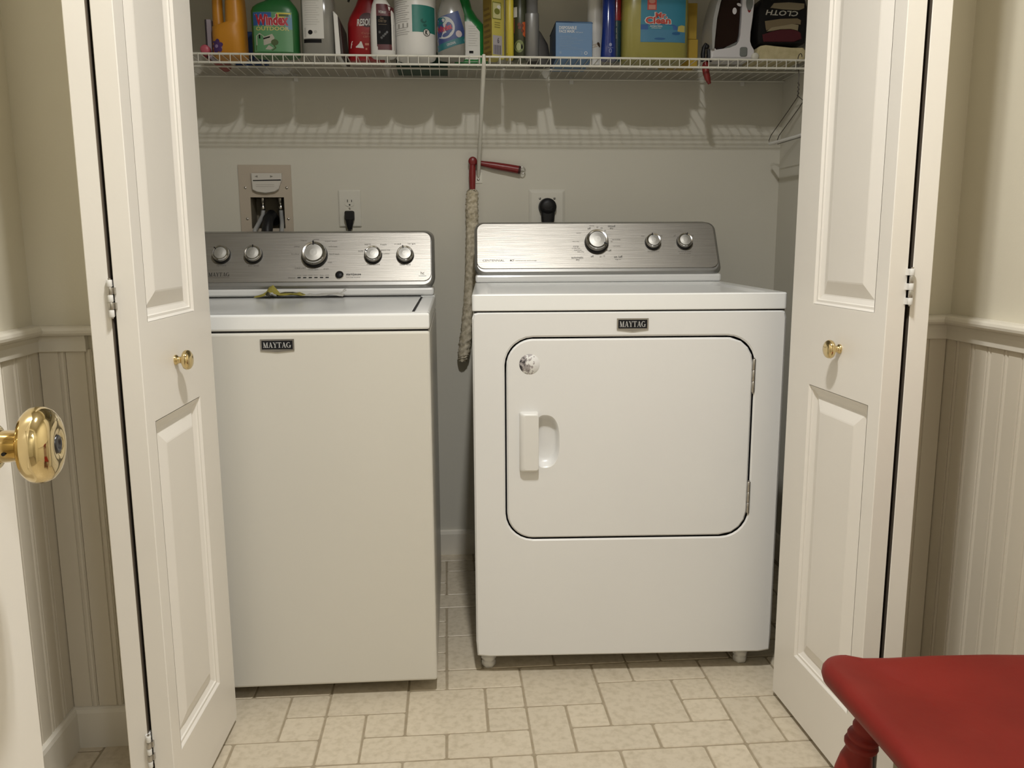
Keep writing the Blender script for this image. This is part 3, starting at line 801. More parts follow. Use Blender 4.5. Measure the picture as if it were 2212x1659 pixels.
# blue box and a white plastic bag far back between the jug and the green bottle
blue_d = pm('deep_blue', (.02, .06, .20), .45); whitebag = pm('white_film', (.62, .61, .58), .45)
r = tag(empty('detergent_box', (-.553, 2.575, DZ)), 'dark blue box standing at the back behind the orange jug', 'box')
b = B(); b.box(-.045, .045, 0, .030, 0, .094); b.build('box', blue_d, r, bevel=.0015)
b = B()
for k in range(9):
    x = -.035+.0085*k; oval(b, x, .018+.010*math.sin(k*2.1), .006, .008, lambda x, z: (x, -.0006, z), 0)
b.build('print', pm('pale_print', (.17, .19, .24), .6), r)
r = B(); L = []
for i, (z, s_) in enumerate(((0, .85), (.015, 1.), (.05, 1.04), (.085, .8), (.11, .62), (.13, .3))):
    L.append([((.050*s_*math.cos(2*PI*k/20))*(1+.10*math.sin(3*k+i*1.3)), .038*s_*math.sin(2*PI*k/20)*(1+.12*math.cos(2.3*k+i)), z+.006*math.sin(1.7*k+i)*(i > 1)) for k in range(20)])
r.loops(L, 0, True, True, True)
o = r.build('plastic_bag', whitebag, loc=(-.545, 2.655, .096+DZ-.096)); tag(o, 'crumpled white plastic bag at the back behind the blue box', 'bag')
o.location = (-.505, 2.674, DZ); o.scale = (1, .9, 1.35)

# green flat bottle with the picture label
green = pm('green_plastic', (.016, .125, .030), .35); greenl = pm('label_green', (.11, .28, .13), .45)
rd = pm('label_red', (.42, .02, .035), .45); gold = pm('label_gold', (.58, .50, .16), .45); wh = pm('label_white', (.66, .65, .61), .45)
blu = pm('label_blue', (.03, .10, .30), .45); tl = pm('label_teal', (.02, .18, .15), .45); blk = pm('label_black', (.008, .0075, .008), .6, spec=.15)
gry = pm('label_grey', (.34, .33, .31), .5); lgry = pm('label_pale_grey', (.50, .49, .46), .5); skyb = pm('label_sky', (.10, .24, .36), .45); yel = pm('label_yellow', (.62, .52, .06), .45)
G1 = Bottle('outdoor_cleaner_bottle', 'flat green bottle with red and gold lettered picture label', 'bottle', -.4576, 2.432,
            [(0, .056, .028, 3.4), (.005, .0632, .033, 3.4), (.118, .0632, .033, 3.4), (.128, .0595, .032, 3.2), (.137, .051, .029, 2.8, .003, 0), (.145, .038, .024, 2.4, .009, 0), (.156, .0265, .021, 2, .013, 0), (.185, .0235, .02, 2, .014, 0), (.20, .019, .019, 2, .014, 0)], green)
T = B(); f0 = G1.fn(.0005); f1 = G1.fn(.0009); f2 = G1.fn(.0013); w = G1.wx
x0, x1 = w(-.5122), w(-.4081)
patch(T, x0, x1, Z(118), Z(33), f0, 0, 14, 6)
patch(T, x0, x0+.050, Z(62), Z(34), f1, 1, 8, 2); patch(T, x1-.018, x1, Z(70), Z(38), f1, 9, 4, 2)
patch(T, x1-.040, x1-.003, Z(45), Z(35), f1, 5, 6, 1); patch(T, x1-.034, x1-.008, Z(43), Z(38), f2, 6, 6, 1)
put_text(T, 'Windex', x0+.0045, x1-.008, Z(63), Z(37.5), f1, 4, .075, 0)
put_text(T, 'Windex', x0+.0065, x1-.009, Z(62.3), Z(38.2), f2, 2, .045, 0)
put_text(T, 'OUTDOOR', x0+.007, x1-.008, Z(73), Z(64.5), f1, 3, .025)
poly(T, [(x0+.006, Z(104)), (x0+.006, Z(84)), (x0+.016, Z(78)), (x0+.030, Z(86)), (x0+.050, Z(80)), (x0+.056, Z(88)), (x0+.052, Z(98)), (x0+.030, Z(104))], f1, 8)
poly(T, [(x0+.014, Z(90)), (x0+.014, Z(82)), (x0+.018, Z(82)), (x0+.018, Z(90))], f2, 7); poly(T, [(x0+.026, Z(92)), (x0+.044, Z(88)), (x0+.044, Z(85)), (x0+.026, Z(89))], f2, 7)
poly(T, [(x0+.004, Z(115)), (x0+.004, Z(104)), (x0+.052, Z(100)), (x0+.060, Z(110)), (x0+.05, Z(116))], f1, 6)
poly(T, [(x0+.030, Z(113)), (x0+.040, Z(104)), (x0+.052, Z(110)), (x0+.044, Z(114))], f2, 8)
oval(T, x0+.056, Z(98), .010, .008, f1, 6)
T.build('label', [greenl, blu, rd, gold, wh, yel, pm('label_olive', (.06, .10, .03), .5), blk, pm('label_stone', (.44, .42, .35), .5), skyb], G1.root)
b = B(); b.lathe([(.021, .198), (.022, .202), (.022, .22), (.012, .224)], 20, 0, 'z', (.014, 0, 0)); b.box(-.026, .036, -.012, .012, .224, .25); b.build('spray_head', green, G1.root, bevel=.002)

# clear bottle with a white label and black bar, seen through at the foot
clear = pm('clear_plastic', (.50, .49, .45), .16, trans=.55)
C1 = Bottle('clear_bottle', 'clear grey bottle with a white label and thick black bar', 'bottle', -.3425, 2.434,
            [(0, .041, .038, 3.6), (.004, .0458, .043, 3.6), (.155, .0452, .043, 3.4), (.175, .040, .036, 2.6), (.192, .020, .020, 2), (.215, .017, .017, 2)], clear)
T = B(); f0 = C1.fn(.0006); f1 = C1.fn(.001); w = C1.wx
patch(T, w(-.3800), w(-.3235), Z(88), .168, f0, 0, 10, 6); patch(T, w(-.3785), w(-.3305), Z(97.5), Z(89.5), f0, 1, 8, 1)
oval(T, w(-.3600), Z(75), .0063, .0060, f1, 1)
for k in range(11): patch(T, w(-.3735)+.002*(k % 2), w(-.334)-.004*((k*5) % 3), Z(8+5*k)-.0007, Z(8+5*k)+.0007, f1, 2, 6, 1)
patch(T, w(-.3768), w(-.3715), Z(85), Z(65), f1, 2, 2, 1); oval(T, w(-.346), Z(74), .0045, .004, f1, 2)
T.build('label', [wh, blk, lgry], C1.root)
b = B(); b.lathe([(.019, .214), (.020, .217), (.020, .245), (.001, .246)], 20); b.build('cap', white_pl, C1.root, smooth=True)

# narrow white case leaning, dark on its right edge
r = tag(empty('white_case', (-.2835, 2.432, DZ)), 'narrow white case with a dark edge beside the red bottle', 'case')
b = B(); b.add([(-.0105, 0, 0), (.0035, 0, 0), (-.0015, 0, .106), (-.0135, 0, .118), (-.0105, .17, 0), (.0035, .17, 0), (-.0015, .17, .106), (-.0135, .17, .118)],
               [(0, 1, 2, 3), (7, 6, 5, 4), (0, 4, 5, 1), (1, 5, 6, 2), (2, 6, 7, 3), (3, 7, 4, 0)]); b.build('shell', white_pl, r, bevel=.002)
b = B(); b.add([(.0045, .004, 0), (.0105, .006, 0), (.003, .006, .098), (-.0005, .004, .105), (.0045, .17, 0), (.0105, .17, 0), (.003, .17, .098), (-.0005, .17, .105)],
               [(0, 1, 2, 3), (7, 6, 5, 4), (0, 4, 5, 1), (1, 5, 6, 2), (2, 6, 7, 3), (3, 7, 4, 0)]); b.build('edge', pm('case_brown', (.035, .022, .018), .5), r)

# red spray bottle
red_b = pm('spray_red', (.30, .010, .014), .3)
R1 = Bottle('red_spray_bottle', 'red spray bottle with white lettering and white patch', 'spray bottle', -.2165, 2.482,
            [(0, .045, .028, 3.4), (.005, .0505, .033, 3.4), (.10, .0500, .033, 3.2), (.118, .0470, .031, 2.8, .002, 0), (.150, .0330, .026, 2.4, .006, 0), (.185, .021, .02, 2, .008, 0), (.205, .016, .016, 2, .008, 0)], red_b)
T = B(); f0 = R1.fn(.0005); f1 = R1.fn(.0009); f2 = R1.fn(.0013); w = R1.wx
poly(T, [(w(-.2580), Z(99)), (w(-.2560), Z(88)), (w(-.2535), Z(83.5)), (w(-.2270), Z(84.5)), (w(-.2205), Z(99.5)), (w(-.24), Z(98.2))], f0, 0)
oval(T, w(-.210), Z(37), .022, .0195, f0, 1)
put_text(T, 'RESOLVE', w(-.2375), w(-.1835), Z(50), Z(34), f1, 0, .03, .15, .06)
put_text(T, 'Carpet', w(-.2260), w(-.196), Z(70), Z(64), f1, 2); put_text(T, 'care', w(-.222), w(-.202), Z(76), Z(72), f1, 2)
patch(T, w(-.2175), w(-.2065), Z(93), Z(88), f1, 2, 2, 1); patch(T, w(-.2165), w(-.2115), Z(103), Z(99), f1, 2, 2, 1)
T.build('label', [wh, pm('label_darkred', (.05, .008, .01), .5), pm('label_peach', (.48, .16, .10), .5)], R1.root)
b = B(); b.lathe([(.0185, .203), (.0195, .206), (.0195, .222), (.010, .226)], 20, 0, 'z', (.008, 0, 0))
b.box(-.026, .034, -.011, .011, .226, .250); b.tube([(-.020, -.004, .228), (-.028, -.006, .205), (-.040, -.008, .176), (-.046, -.008, .160)], [.005, .0048, .004, .003], 8)
b.build('trigger_head', black_pl, R1.root)

# white bottle with a black and red label
Wb = Bottle('polish_bottle', 'white bottle with a black and dark red arched label', 'bottle', -.1650, 2.428,
            [(0, .029, .021, 3.2), (.004, .0340, .0255, 3.2), (.085, .0340, .0255, 3.2), (.115, .0320, .0255, 2.9), (.138, .0250, .023, 2.4, -.003, 0), (.150, .018, .02, 2.2, -.005, 0), (.165, .014, .014, 2, -.006, 0), (.175, .014, .014, 2, -.006, 0)], white_pl)
T = B(); f0 = Wb.fn(.0005); f1 = Wb.fn(.0009); w = Wb.wx; xa, xb = w(-.1800), w(-.1335)
poly_pts = [(xa+.003, Z(111)), (xa, Z(16)), (xa+.008, Z(12)), (xa+.020, Z(12)), (xa+.031, Z(17)), (xa+.040, Z(27)), (xb-.001, Z(42)), (xb, Z(114))]
nseg = 14
def strip(zlo, zhi, mi, f):
    xl = lambda z: xa+.002*(z < Z(105)); top = lambda z: min(xb, xa+.020+max(0., (Z(12)-z))**.62*.55)
    for k in range(nseg):
        z0, z1 = zlo+(zhi-zlo)*k/nseg, zlo+(zhi-zlo)*(k+1)/nseg
        pts = [(xl(z0)+(top(z0)-xl(z0))*i/6, z0) for i in range(7)] + [(xl(z1)+(top(z1)-xl(z1))*i/6, z1) for i in range(7)]
        T.add([f(x, z) for x, z in pts], [(i, i+1, i+8, i+7) for i in range(6)], mi, True)
strip(Z(112), Z(100), 1, f0); strip(Z(100), Z(39), 0, f0); strip(Z(39), Z(13), 1, f0)
put_text(T, 'WEIMAN', xa+.006, xa+.026, Z(34), Z(28), f1, 2, .01, 0, -.12)
put_text(T, 'Glass', xa+.010, xa+.020, Z(46), Z(41), f1, 3, 0, 0, -.1); put_text(T, 'COOK TOP', xa+.005, xa+.027, Z(53), Z(47.5), f1, 3, .01, 0, -.1)
patch(T, xa+.005, xa+.028, Z(57.6), Z(57), f1, 3, 4, 1)
for k in range(5): oval(T, xa+.008+.005*k, Z(74+4*((k*3) % 4)), .003, .0035, f1, 4, .6*k)
T.build('label', [blk, pm('label_maroon', (.085, .008, .012), .45), lgry, pm('label_bronze', (.20, .14, .07), .5), pm('label_smoke', (.05, .05, .05), .4)], Wb.root)
b = B(); b.lathe([(.0155, .174), (.0165, .177), (.0165, .205), (.001, .206)], 20, 0, 'z', (-.006, 0, 0)); b.build('cap', black_pl, Wb.root, smooth=True)

# dark green box lying flat at the back
r = box_obj('green_box', -.075, .075, 0, .115, 0, .045, pm('box_green', (.010, .045, .028), .5), bevel=.0015)
r.location = (-.062, 2.580, DZ); tag(r, 'dark green box lying flat at the back behind the white round bottle', 'box')

# large round white bottle with a teal block
Wt = Bottle('disinfectant_bottle', 'large round white bottle with a teal block on its label', 'bottle', -.0763, 2.432,
            [(0, .044, .044, 2), (.003, .0535, .0535, 2), (.009, .0575, .0575, 2), (.026, .0580, .0580, 2), (.029, .0586, .0586, 2), (.175, .0586, .0586, 2), (.195, .050, .05, 2), (.215, .026, .026, 2), (.235, .019, .019, 2)], white_pl, k=48)
T = B(); f0 = Wt.fn(.0005); f1 = Wt.fn(.0009); w = Wt.wx
patch(T, w(-.0830), w(-.0215), Z(72), Z(14), f0, 0, 14, 2)
for k in range(17):
    if k in (11, 12): continue
    patch(T, w(-.1285)+.002*((k*3) % 2), w(-.0905)-.005*((k*7) % 3), Z(3+4.6*k)-.0006, Z(3+4.6*k)+.0006, f0, 1, 6, 1)
for k in range(3): patch(T, w(-.122)+.012*k, w(-.118)+.012*k, Z(62), Z(53), f0, 1, 1, 1)
oval(T, w(-.0440), Z(72), .0092, .0100, f1, 2); oval(T, w(-.0440), Z(72), .0078, .0086, Wt.fn(.0012), 3); put_text(T, 'K', w(-.0475), w(-.0405), Z(77), Z(67), Wt.fn(.0016), 2, .05)
oval(T, w(-.052), Z(48), .008, .006, f1, 4); oval(T, w(-.048), Z(57), .005, .004, f1, 4); oval(T, w(-.05), Z(46), .004, .004, Wt.fn(.0012), 0)
T.build('label', [tl, gry, blk, wh, pm('label_deepteal', (.01, .09, .075), .5)], Wt.root)
b = B(); b.lathe([(.021, .234), (.022, .237), (.022, .262), (.001, .263)], 24); b.build('cap', white_pl, Wt.root, smooth=True)

# clear spray bottle with slanted blue label
Wc = Bottle('glass_cleaner_bottle', 'clear spray bottle with a slanted blue label and red lettering', 'spray bottle', .0238, 2.430,
            [(0, .035, .028, 3.), (.005, .0390, .033, 3.), (.075, .0400, .034, 3.), (.118, .0380, .033, 2.8), (.145, .030, .028, 2.4), (.175, .019, .02, 2), (.20, .015, .015, 2)], clear)
T = B(); F = [Wc.fn(.0005+.0004*k) for k in range(5)]; w = Wc.wx
def slant(f):   # label axes turned a little, kept on the bottle
    ca, sa = math.cos(.33), math.sin(.33); c0 = (w(.0165), Z(62))
    def g_(x, z):
        X = c0[0]+x*ca-z*sa; X = max(-.0385, min(.0365, X)); ZZ = max(.004, c0[1]+x*sa+z*ca); return f(X, ZZ)
    return g_
patch(T, -.048, .040, -.050, .034, slant(F[0]), 0, 18, 8)
patch(T, -.048, .040, -.050, -.033, slant(F[1]), 1, 14, 2)
oval(T, -.012, .004, .030, .029, slant(F[1]), 2, 0, 32)
oval(T, -.018, .024, .017, .009, slant(F[2]), 1, 0)
put_text(T, 'Windex', -.033, .0100, -.006, .0105, slant(F[2]), 3, .03)
oval(T, -.013, -.015, .011, .005, slant(F[2]), 0, .1); oval(T, .0215, -.024, .0085, .0090, slant(F[2]), 4)
put_text(T, 'ORIGINAL', -.020, .006, -.045, -.038, slant(F[2]), 2, .01)
T.build('label', [pm('label_navy', (.035, .06, .19), .42), pm('label_petrol', (.015, .13, .15), .42), pm('label_silver', (.47, .48, .48), .42), rd, pm('label_pinkish', (.46, .40, .42), .45)], Wc.root)
b = B(); b.lathe([(.017, .198), (.018, .201), (.018, .215), (.009, .219)], 20); b.box(-.040, .024, -.011, .011, .219, .243)
b.tube([(-.030, -.002, .222), (-.034, -.004, .20), (-.040, -.005, .178)], [.006, .005, .004], 8); b.build('trigger_head', white_pl, Wc.root, bevel=.001)

# bright green spray bottle with white label
green2 = pm('bright_green', (.008, .185, .038), .28)
Gs = Bottle('green_spray_bottle', 'bright green spray bottle with a white back label, behind the clear one', 'spray bottle', .0830, 2.500,
            [(0, .045, .026, 3.), (.005, .0500, .030, 3.), (.080, .0500, .030, 3.), (.104, .0440, .030, 2.6, -.004, 0), (.125, .0310, .027, 2.3, -.012, 0), (.150, .0225, .022, 2, -.020, 0), (.19, .018, .018, 2, -.026, 0), (.21, .016, .016, 2, -.026, 0)], green2)
T = B(); f0 = Gs.fn(.0005); f1 = Gs.fn(.0009)
def lab(z): return -.044, (.0225 if z < .085 else .0225-.9*(z-.085))
for k in range(12):
    z0, z1 = .003+(.112-.003)*k/12, .003+(.112-.003)*(k+1)/12; (a0, c0), (a1, c1) = lab(z0), lab(z1)
    T.add([f0(a0+(c0-a0)*i/8, z0) for i in range(9)] + [f0(a1+(c1-a1)*i/8, z1) for i in range(9)], [(i, i+1, i+10, i+9) for i in range(8)], 0, True)
for k in range(9): patch(T, -.010, .016-.003*((k*5) % 3), .046+.0065*k, .0478+.0065*k, f1, 1, 4, 1)
patch(T, -.0085, .0035, .0255, .0325, f1, 2, 3, 1)
T.build('label', [wh, lgry, blk], Gs.root)
b = B(); b.lathe([(.018, .208), (.019, .211), (.019, .224), (.009, .228)], 20, 0, 'z', (-.026, 0, 0)); b.box(-.065, 0, -.011, .011, .228, .25); b.build('trigger_head', white_pl, Gs.root, bevel=.001)

# yellow carton turned towards the left, and a slim yellow one beside it
r = tag(empty('yellow_carton', (.1365, 2.430, DZ), .50), 'pale yellow carton with a barcode, turned to show its side coloured darker for shade', 'carton')
yc = pm('carton_yellow', (.50, .44, .10), .5); yc_shade = pm('carton_side_shade', (.25, .17, .03), .55)  # second colour: the carton's yellow painted darker for shade on its left side
b = B(); b.box(0, .040, 0, .048, 0, .205); b.m[-1] = 1; b.m = [1 if i == 5 else 0 for i in range(6)]; b.build('box', [yc, yc_shade], r, bevel=.0008, seg=1)
T = B(); fn = lambda x, z: (x, -.0006, z); f1 = lambda x, z: (x, -.0010, z)
patch(T, .002, .032, Z(118), Z(76), fn, 0, 1, 1)
for k in range(7): patch(T, .005+.0036*k, .0068+.0036*k+.0008*(k % 2), Z(117), Z(97), f1, 1, 1, 1)
put_text(T, '6', .016, .023, Z(93), Z(80), f1, 1, .03)
patch(T, .001, .030, Z(41), Z(4), fn, 2, 1, 1); patch(T, .003, .028, Z(39), Z(6), f1, 3, 1, 1); oval(T, .016, Z(24), .009, .008, lambda x, z: (x, -.0014, z), 2); oval(T, .022, Z(14), .006, .005, lambda x, z: (x, -.0014, z), 4)
for k in range(3): patch(T, .008, .026, Z(58-5*k)-.0012, Z(58-5*k)+.0012, fn, 5, 1, 1)
fs_ = lambda x, z: (-.0006, x, z)
for k in range(9): patch(T, .042, .006+.004*(k % 3), Z(112-12*k)-.003, Z(112-12*k)+.003, fs_, 6, 1, 1)
T.build('print', [pm('label_lavender', (.38, .36, .40), .5), pm('label_slate', (.12, .11, .14), .5), pm('label_moss', (.16, .17, .03), .5), pm('label_cream', (.52, .50, .26), .5), wh, pm('label_khaki', (.24, .21, .05), .5), pm('label_umber', (.16, .10, .02), .5)], r)
r = tag(empty('yellow_canister', (.1860, 2.445, DZ)), 'slim bright yellow canister right of the barcoded carton', 'canister')
b = B(); b.loops([[(x, y, z) for x, y in sell(.0108*s_, .026*s_, 4, 24)] for z, s_ in ((0, .94), (.002, 1), (.20, 1), (.203, .9))], 0, True, True, True); b.build('body', pm('canister_yellow', (.52, .42, .03), .4), r)
b = B(); b.box(-.0098, -.0078, -.0268, -.0262, .01, .19); b.build('edge_print', pm('label_mustard', (.34, .27, .02), .5), r)

# dark can with orange and green print, grey two-step bottle in front of it
C2 = Bottle('printed_can', 'dark spray can with an orange patch and green leaf print', 'spray can', .2180, 2.452,
            [(0, .022, .022, 2), (.003, .0245, .0245, 2), (.16, .0245, .0245, 2), (.175, .019, .019, 2), (.21, .018, .018, 2)], pm('can_green', (.045, .05, .025), .35))
T = B(); f0 = C2.fn(.0005); f1 = C2.fn(.0009)
poly(T, [(-.018, Z(66)), (-.018, Z(34)), (.006, Z(43)), (.013, Z(42)), (.013, Z(76)), (.007, Z(72))], f0, 0)
for a, z in ((-.003, 55), (.004, 50), (.005, 62), (-.005, 48)): oval(T, a, Z(z), .004, .005, f1, 1, .8*a*200)
oval(T, -.004, Z(96), .013, .017, f0, 2); oval(T, -.006, Z(97), .0065, .0105, f1, 3); oval(T, .003, Z(98), .003, .005, f1, 4)
patch(T, -.019, -.010, Z(32), Z(10), f0, 5, 3, 1)
T.build('label', [pm('label_orange', (.52, .10, .025), .45), pm('label_rust', (.14, .03, .01), .5), pm('label_fern', (.16, .19, .06), .5), pm('label_lime', (.40, .44, .22), .5), blk, wh], C2.root)
gp = pm('grey_plastic', (.20, .20, .20), .33, metal=.35)
C3 = Bottle('grey_bottle', 'plain grey two stepped bottle left of the blue mask box', 'bottle', .2500, 2.434,
            [(0, .0175, .0175, 2.4), (.002, .0195, .0195, 2.4), (.118, .0195, .0195, 2.4), (.122, .0190, .019, 2.4), (.124, .0160, .016, 2.2), (.19, .0158, .0158, 2.2), (.2, .013, .013, 2)], gp)
# dark crumpled sack behind
b = B(); L = []
for i, (z, s_) in enumerate(((0, .9), (.02, 1.), (.06, .9), (.09, .6), (.105, .25))):
    L.append([((.034*s_*math.cos(2*PI*k/18))*(1+.10*math.sin(3*k+i*1.3))-.006*i*.6, .026*s_*math.sin(2*PI*k/18)*(1+.1*math.cos(2.3*k+i)), z+.004*math.sin(1.7*k+i)*(i > 1)) for k in range(18)])
b.loops(L, 0, True, True, True)
o = b.build('dark_sack', pm('sack_grey', (.09, .085, .08), .6), loc=(.281, 2.55, DZ)); tag(o, 'small dark grey crumpled sack behind the grey bottle', 'sack')

# blue box of face masks
bb_ = pm('box_blue', (.115, .225, .40), .5); bs_ = pm('box_blue_side', (.035, .075, .16), .5)
r = tag(empty('mask_box', (.3150, 2.438, DZ), -.028), 'blue cardboard box of disposable face masks', 'box')
b = B(); b.box(0, .1030, 0, .175, 0, .0985); b.m = [0, 0, 0, 0, 0, 1]; b.build('box', [bb_, bs_], r, bevel=.0009, seg=1)
b = B(); b.add([(-.001, -.0012, .0975), (.104, -.0012, .0955), (.104, .178, .0985), (-.001, .178, .1010), (.002, .004, .1015), (.101, .004, .1002), (.101, .176, .1005), (.002, .176, .1020)],
               [(0, 1, 5, 4), (4, 5, 6, 7), (1, 2, 6, 5), (3, 0, 4, 7), (2, 3, 7, 6)]); b.build('lid_flap', bs_, r)
T = B(); fn = lambda x, z: (x, -.0006, z)
put_text(T, 'DISPOSABLE', .0095, .0585, Z(60.5), Z(53.5), fn, 0, .03); put_text(T, 'FACE MASK', .0095, .0540, Z(68), Z(61.8), fn, 0, .03); put_text(T, '50 pcs', .0565, .0760, Z(69), Z(65.5), fn, 0)
for k in range(8): patch(T, .0105, .020+.068*(.35+.6*((k*7) % 5)/5), Z(76+4*k)-.0005, Z(76+4*k)+.0005, fn, 1, 1, 1)
for k in range(12):
    a, c = 2*PI*k/12, 2*PI*(k+1)/12; cx, cz = .0850, Z(112.5)
    T.add([fn(cx+.0046*math.cos(a), cz+.0046*math.sin(a)), fn(cx+.0046*math.cos(c), cz+.0046*math.sin(c)), fn(cx+.0030*math.cos(c), cz+.0030*math.sin(c)), fn(cx+.0030*math.cos(a), cz+.0030*math.sin(a))], [(0, 1, 2, 3)], 0)
put_text(T, '2', .0705, .0765, Z(116), Z(109), fn, 1, .02); patch(T, .0105, .016, Z(114), Z(109), fn, 1, 1, 1)
T.build('print', [pm('print_white', (.60, .62, .64), .5), pm('print_haze', (.20, .29, .43), .5)], r)

# white tube with a brown stain, blue bottle, red-topped bottle
C4 = Bottle('white_tube', 'tall white tube with a brown stain behind the mask box', 'tube', .4410, 2.505,
            [(0, .021, .021, 2), (.002, .0222, .0222, 2), (.24, .0222, .0222, 2), (.243, .020, .02, 2)], white_pl)
T = B(); f0 = C4.fn(.0005)
oval(T, .0075, .056, .0040, .0060, f0, 0, .5); oval(T, -.002, .052, .012, .005, C4.fn(.0004), 1, .3); oval(T, .010, .051, .0022, .0035, C4.fn(.0007), 0, .2)
T.build('stain', [pm('stain_brown', (.07, .035, .015), .6), pm('stain_tan', (.55, .47, .37), .6)], C4.root)
C5 = Bottle('blue_bottle', 'glossy blue bottle with small white symbols', 'bottle', .4672, 2.432,
            [(0, .0205, .019, 2.3), (.003, .0225, .021, 2.3), (.040, .0210, .020, 2.3), (.075, .0190, .0185, 2.2), (.18, .0185, .018, 2.2), (.19, .014, .014, 2)], pm('gloss_blue', (.010, .030, .20), .16, coat=.5))
T = B(); f0 = C5.fn(.0005)
oval(T, .002, Z(93.5), .0042, .0046, f0, 0); oval(T, .002, Z(107), .0042, .0060, f0, 0); oval(T, .002, Z(107), .0026, .0040, C5.fn(.0008), 1); patch(T, -.005, .010, Z(100.6), Z(99.8), f0, 0, 3, 1)
T.build('print', [pm('label_periwinkle', (.26, .28, .44), .5), pm('gloss_blue2', (.012, .035, .20), .4)], C5.root)
C6 = Bottle('red_topped_bottle', 'narrow bottle, red above and dark teal below, beside the yellow jug', 'bottle', .4935, 2.458,
            [(0, .0125, .016, 2.2), (.003, .0140, .0175, 2.2), (.110, .0135, .017, 2.2)], pm('dark_teal', (.012, .045, .060), .22, coat=.4))
b = B(); b.loops([[(x, y, z) for x, y in sell(.0136*s_, .0171*s_, 2.2, 28)] for z, s_ in ((.1102, 1), (.19, .96), (.2, .8))], 0, True, True, True); b.build('top', pm('gloss_red', (.22, .008, .012), .2, coat=.4), C6.root)
T = B(); f0 = C6.fn(.0005)
for k in range(3): poly(T, [(-.0105, Z(44+14*k)), (-.0105, Z(33+14*k)), (-.002, Z(38+14*k)), (-.002, Z(48+14*k))], f0, 0)
T.build('label', [pm('label_sage', (.34, .36, .28), .5)], C6.root)

# big yellow jug of cleaner
jug = pm('amber_liquid', (.30, .27, .065), .3, coat=.25)
Mc = Bottle('cleaner_jug', 'wide flat jug of yellow cleaner with a blue front label', 'jug', .6012, 2.430,
            [(0, .089, .042, 4.2), (.006, .0955, .048, 4.2), (.200, .0945, .048, 4.0), (.225, .080, .042, 3.4), (.245, .040, .03, 2.4), (.262, .020, .02, 2), (.272, .019, .019, 2)], jug, k=48)
T = B(); f0 = Mc.fn(.0005); f1 = Mc.fn(.0009); f2 = Mc.fn(.0013); f3 = Mc.fn(.0017); w = Mc.wx
xa, xb = w(.5535), w(.6830)
patch(T, xa, xb, Z(87.5), Z(-14), f0, 0, 12, 6)
patch(T, xa, xb, Z(87), Z(60), f1, 1, 12, 2)
poly(T, [(xa, Z(60)), (xa, Z(49)), (xa+.095, Z(49)), (xa+.104, Z(52)), (xa+.105, Z(60))], f2, 2)
put_text(T, 'ANTIBACTERIAL', xa+.026, xa+.062, Z(54), Z(51), f3, 3, .02); put_text(T, 'cleaner', xa+.030, xa+.060, Z(57.5), Z(55), f3, 3, .01)
put_text(T, 'Mr.', xa+.0385, xa+.0765, Z(35.5), Z(21.5), f2, 3, .08); put_text(T, 'Mr.', xa+.041, xa+.0745, Z(34.5), Z(22.5), f3, 4, .04)
put_text(T, 'Clean', xa+.0105, xa+.0870, Z(48.5), Z(31), f2, 3, .08); put_text(T, 'Clean', xa+.0130, xa+.0850, Z(47.4), Z(32.2), f3, 4, .04)
patch(T, xa+.018, xa+.044, Z(17), Z(-12), f1, 4, 3, 1); patch(T, xa+.0215, xa+.041, Z(15.5), Z(6), f2, 5, 3, 1); oval(T, xa+.031, Z(-2), .009, .006, f2, 5)
poly(T, [(xb-.024, Z(63)), (xb-.022, Z(52)), (xb-.012, Z(49)), (xb-.002, Z(50)), (xb-.002, Z(64)), (xb-.014, Z(64))], f2, 6)
oval(T, xb-.028, Z(68), .012, .004, f2, 7); oval(T, xa+.055, Z(80), .016, .003, f2, 7)
T.build('label', [pm('label_azure', (.035, .20, .30), .4), pm('label_cerulean', (.06, .20, .33), .4), blu, wh, pm('label_scarlet', (.45, .055, .04), .42), pm('label_salmon', (.50, .22, .17), .45), pm('label_lemon', (.46, .40, .12), .45), pm('label_royal', (.02, .10, .25), .45)], Mc.root)
b = B(); b.lathe([(.022, .270), (.023, .273), (.023, .296), (.001, .297)], 24); b.build('cap', blu, Mc.root, smooth=True)

# two yellow cartons stacked behind the jug
yb = pm('yellow_card', (.46, .30, .03), .5)
r = box_obj('yellow_box', -.05, .05, 0, .07, 0, .0785, yb, bevel=.001); r.location = (.6985, 2.531, DZ); tag(r, 'plain yellow box, lower of two behind the yellow jug', 'box')
r = box_obj('yellow_box', -.05, .046, 0, .07, 0, .10, yb, bevel=.001); r.location = (.6985, 2.533, DZ+.0795); tag(r, 'plain yellow box, upper of two behind the yellow jug', 'box')

# black hand tool with a red tip hanging through the wires
r = tag(empty('hand_tool', (.752, 2.452, DZ)), 'black and red hand tool with a curved red tip poking under the shelf', 'tool')
b = B(); b.tube([(-.010, .0, .001), (-.011, 0, .020), (-.009, 0, .038), (-.003, 0, .050)], [.0065, .007, .006, .004], 10)
b.tube([(.006, .0, .001), (.007, 0, .016), (.003, 0, .034)], [.009, .0085, .005], 10); b.lathe([(.0003, -.006), (.006, -.005), (.007, .0), (.006, .005), (.0003, .006)], 14, 0, 'y', (-.001, 0, .041)); b.build('handles', black_pl, r, smooth=True)
b = B(); b.tube([(.000, .006, .012), (-.001, .006, -.012), (.001, .004, -.030), (.006, .003, -.046), (.012, .003, -.060)], [.004, .0105, .010, .0085, .0045], 10); b.build('tip', red_pl, r, smooth=True)

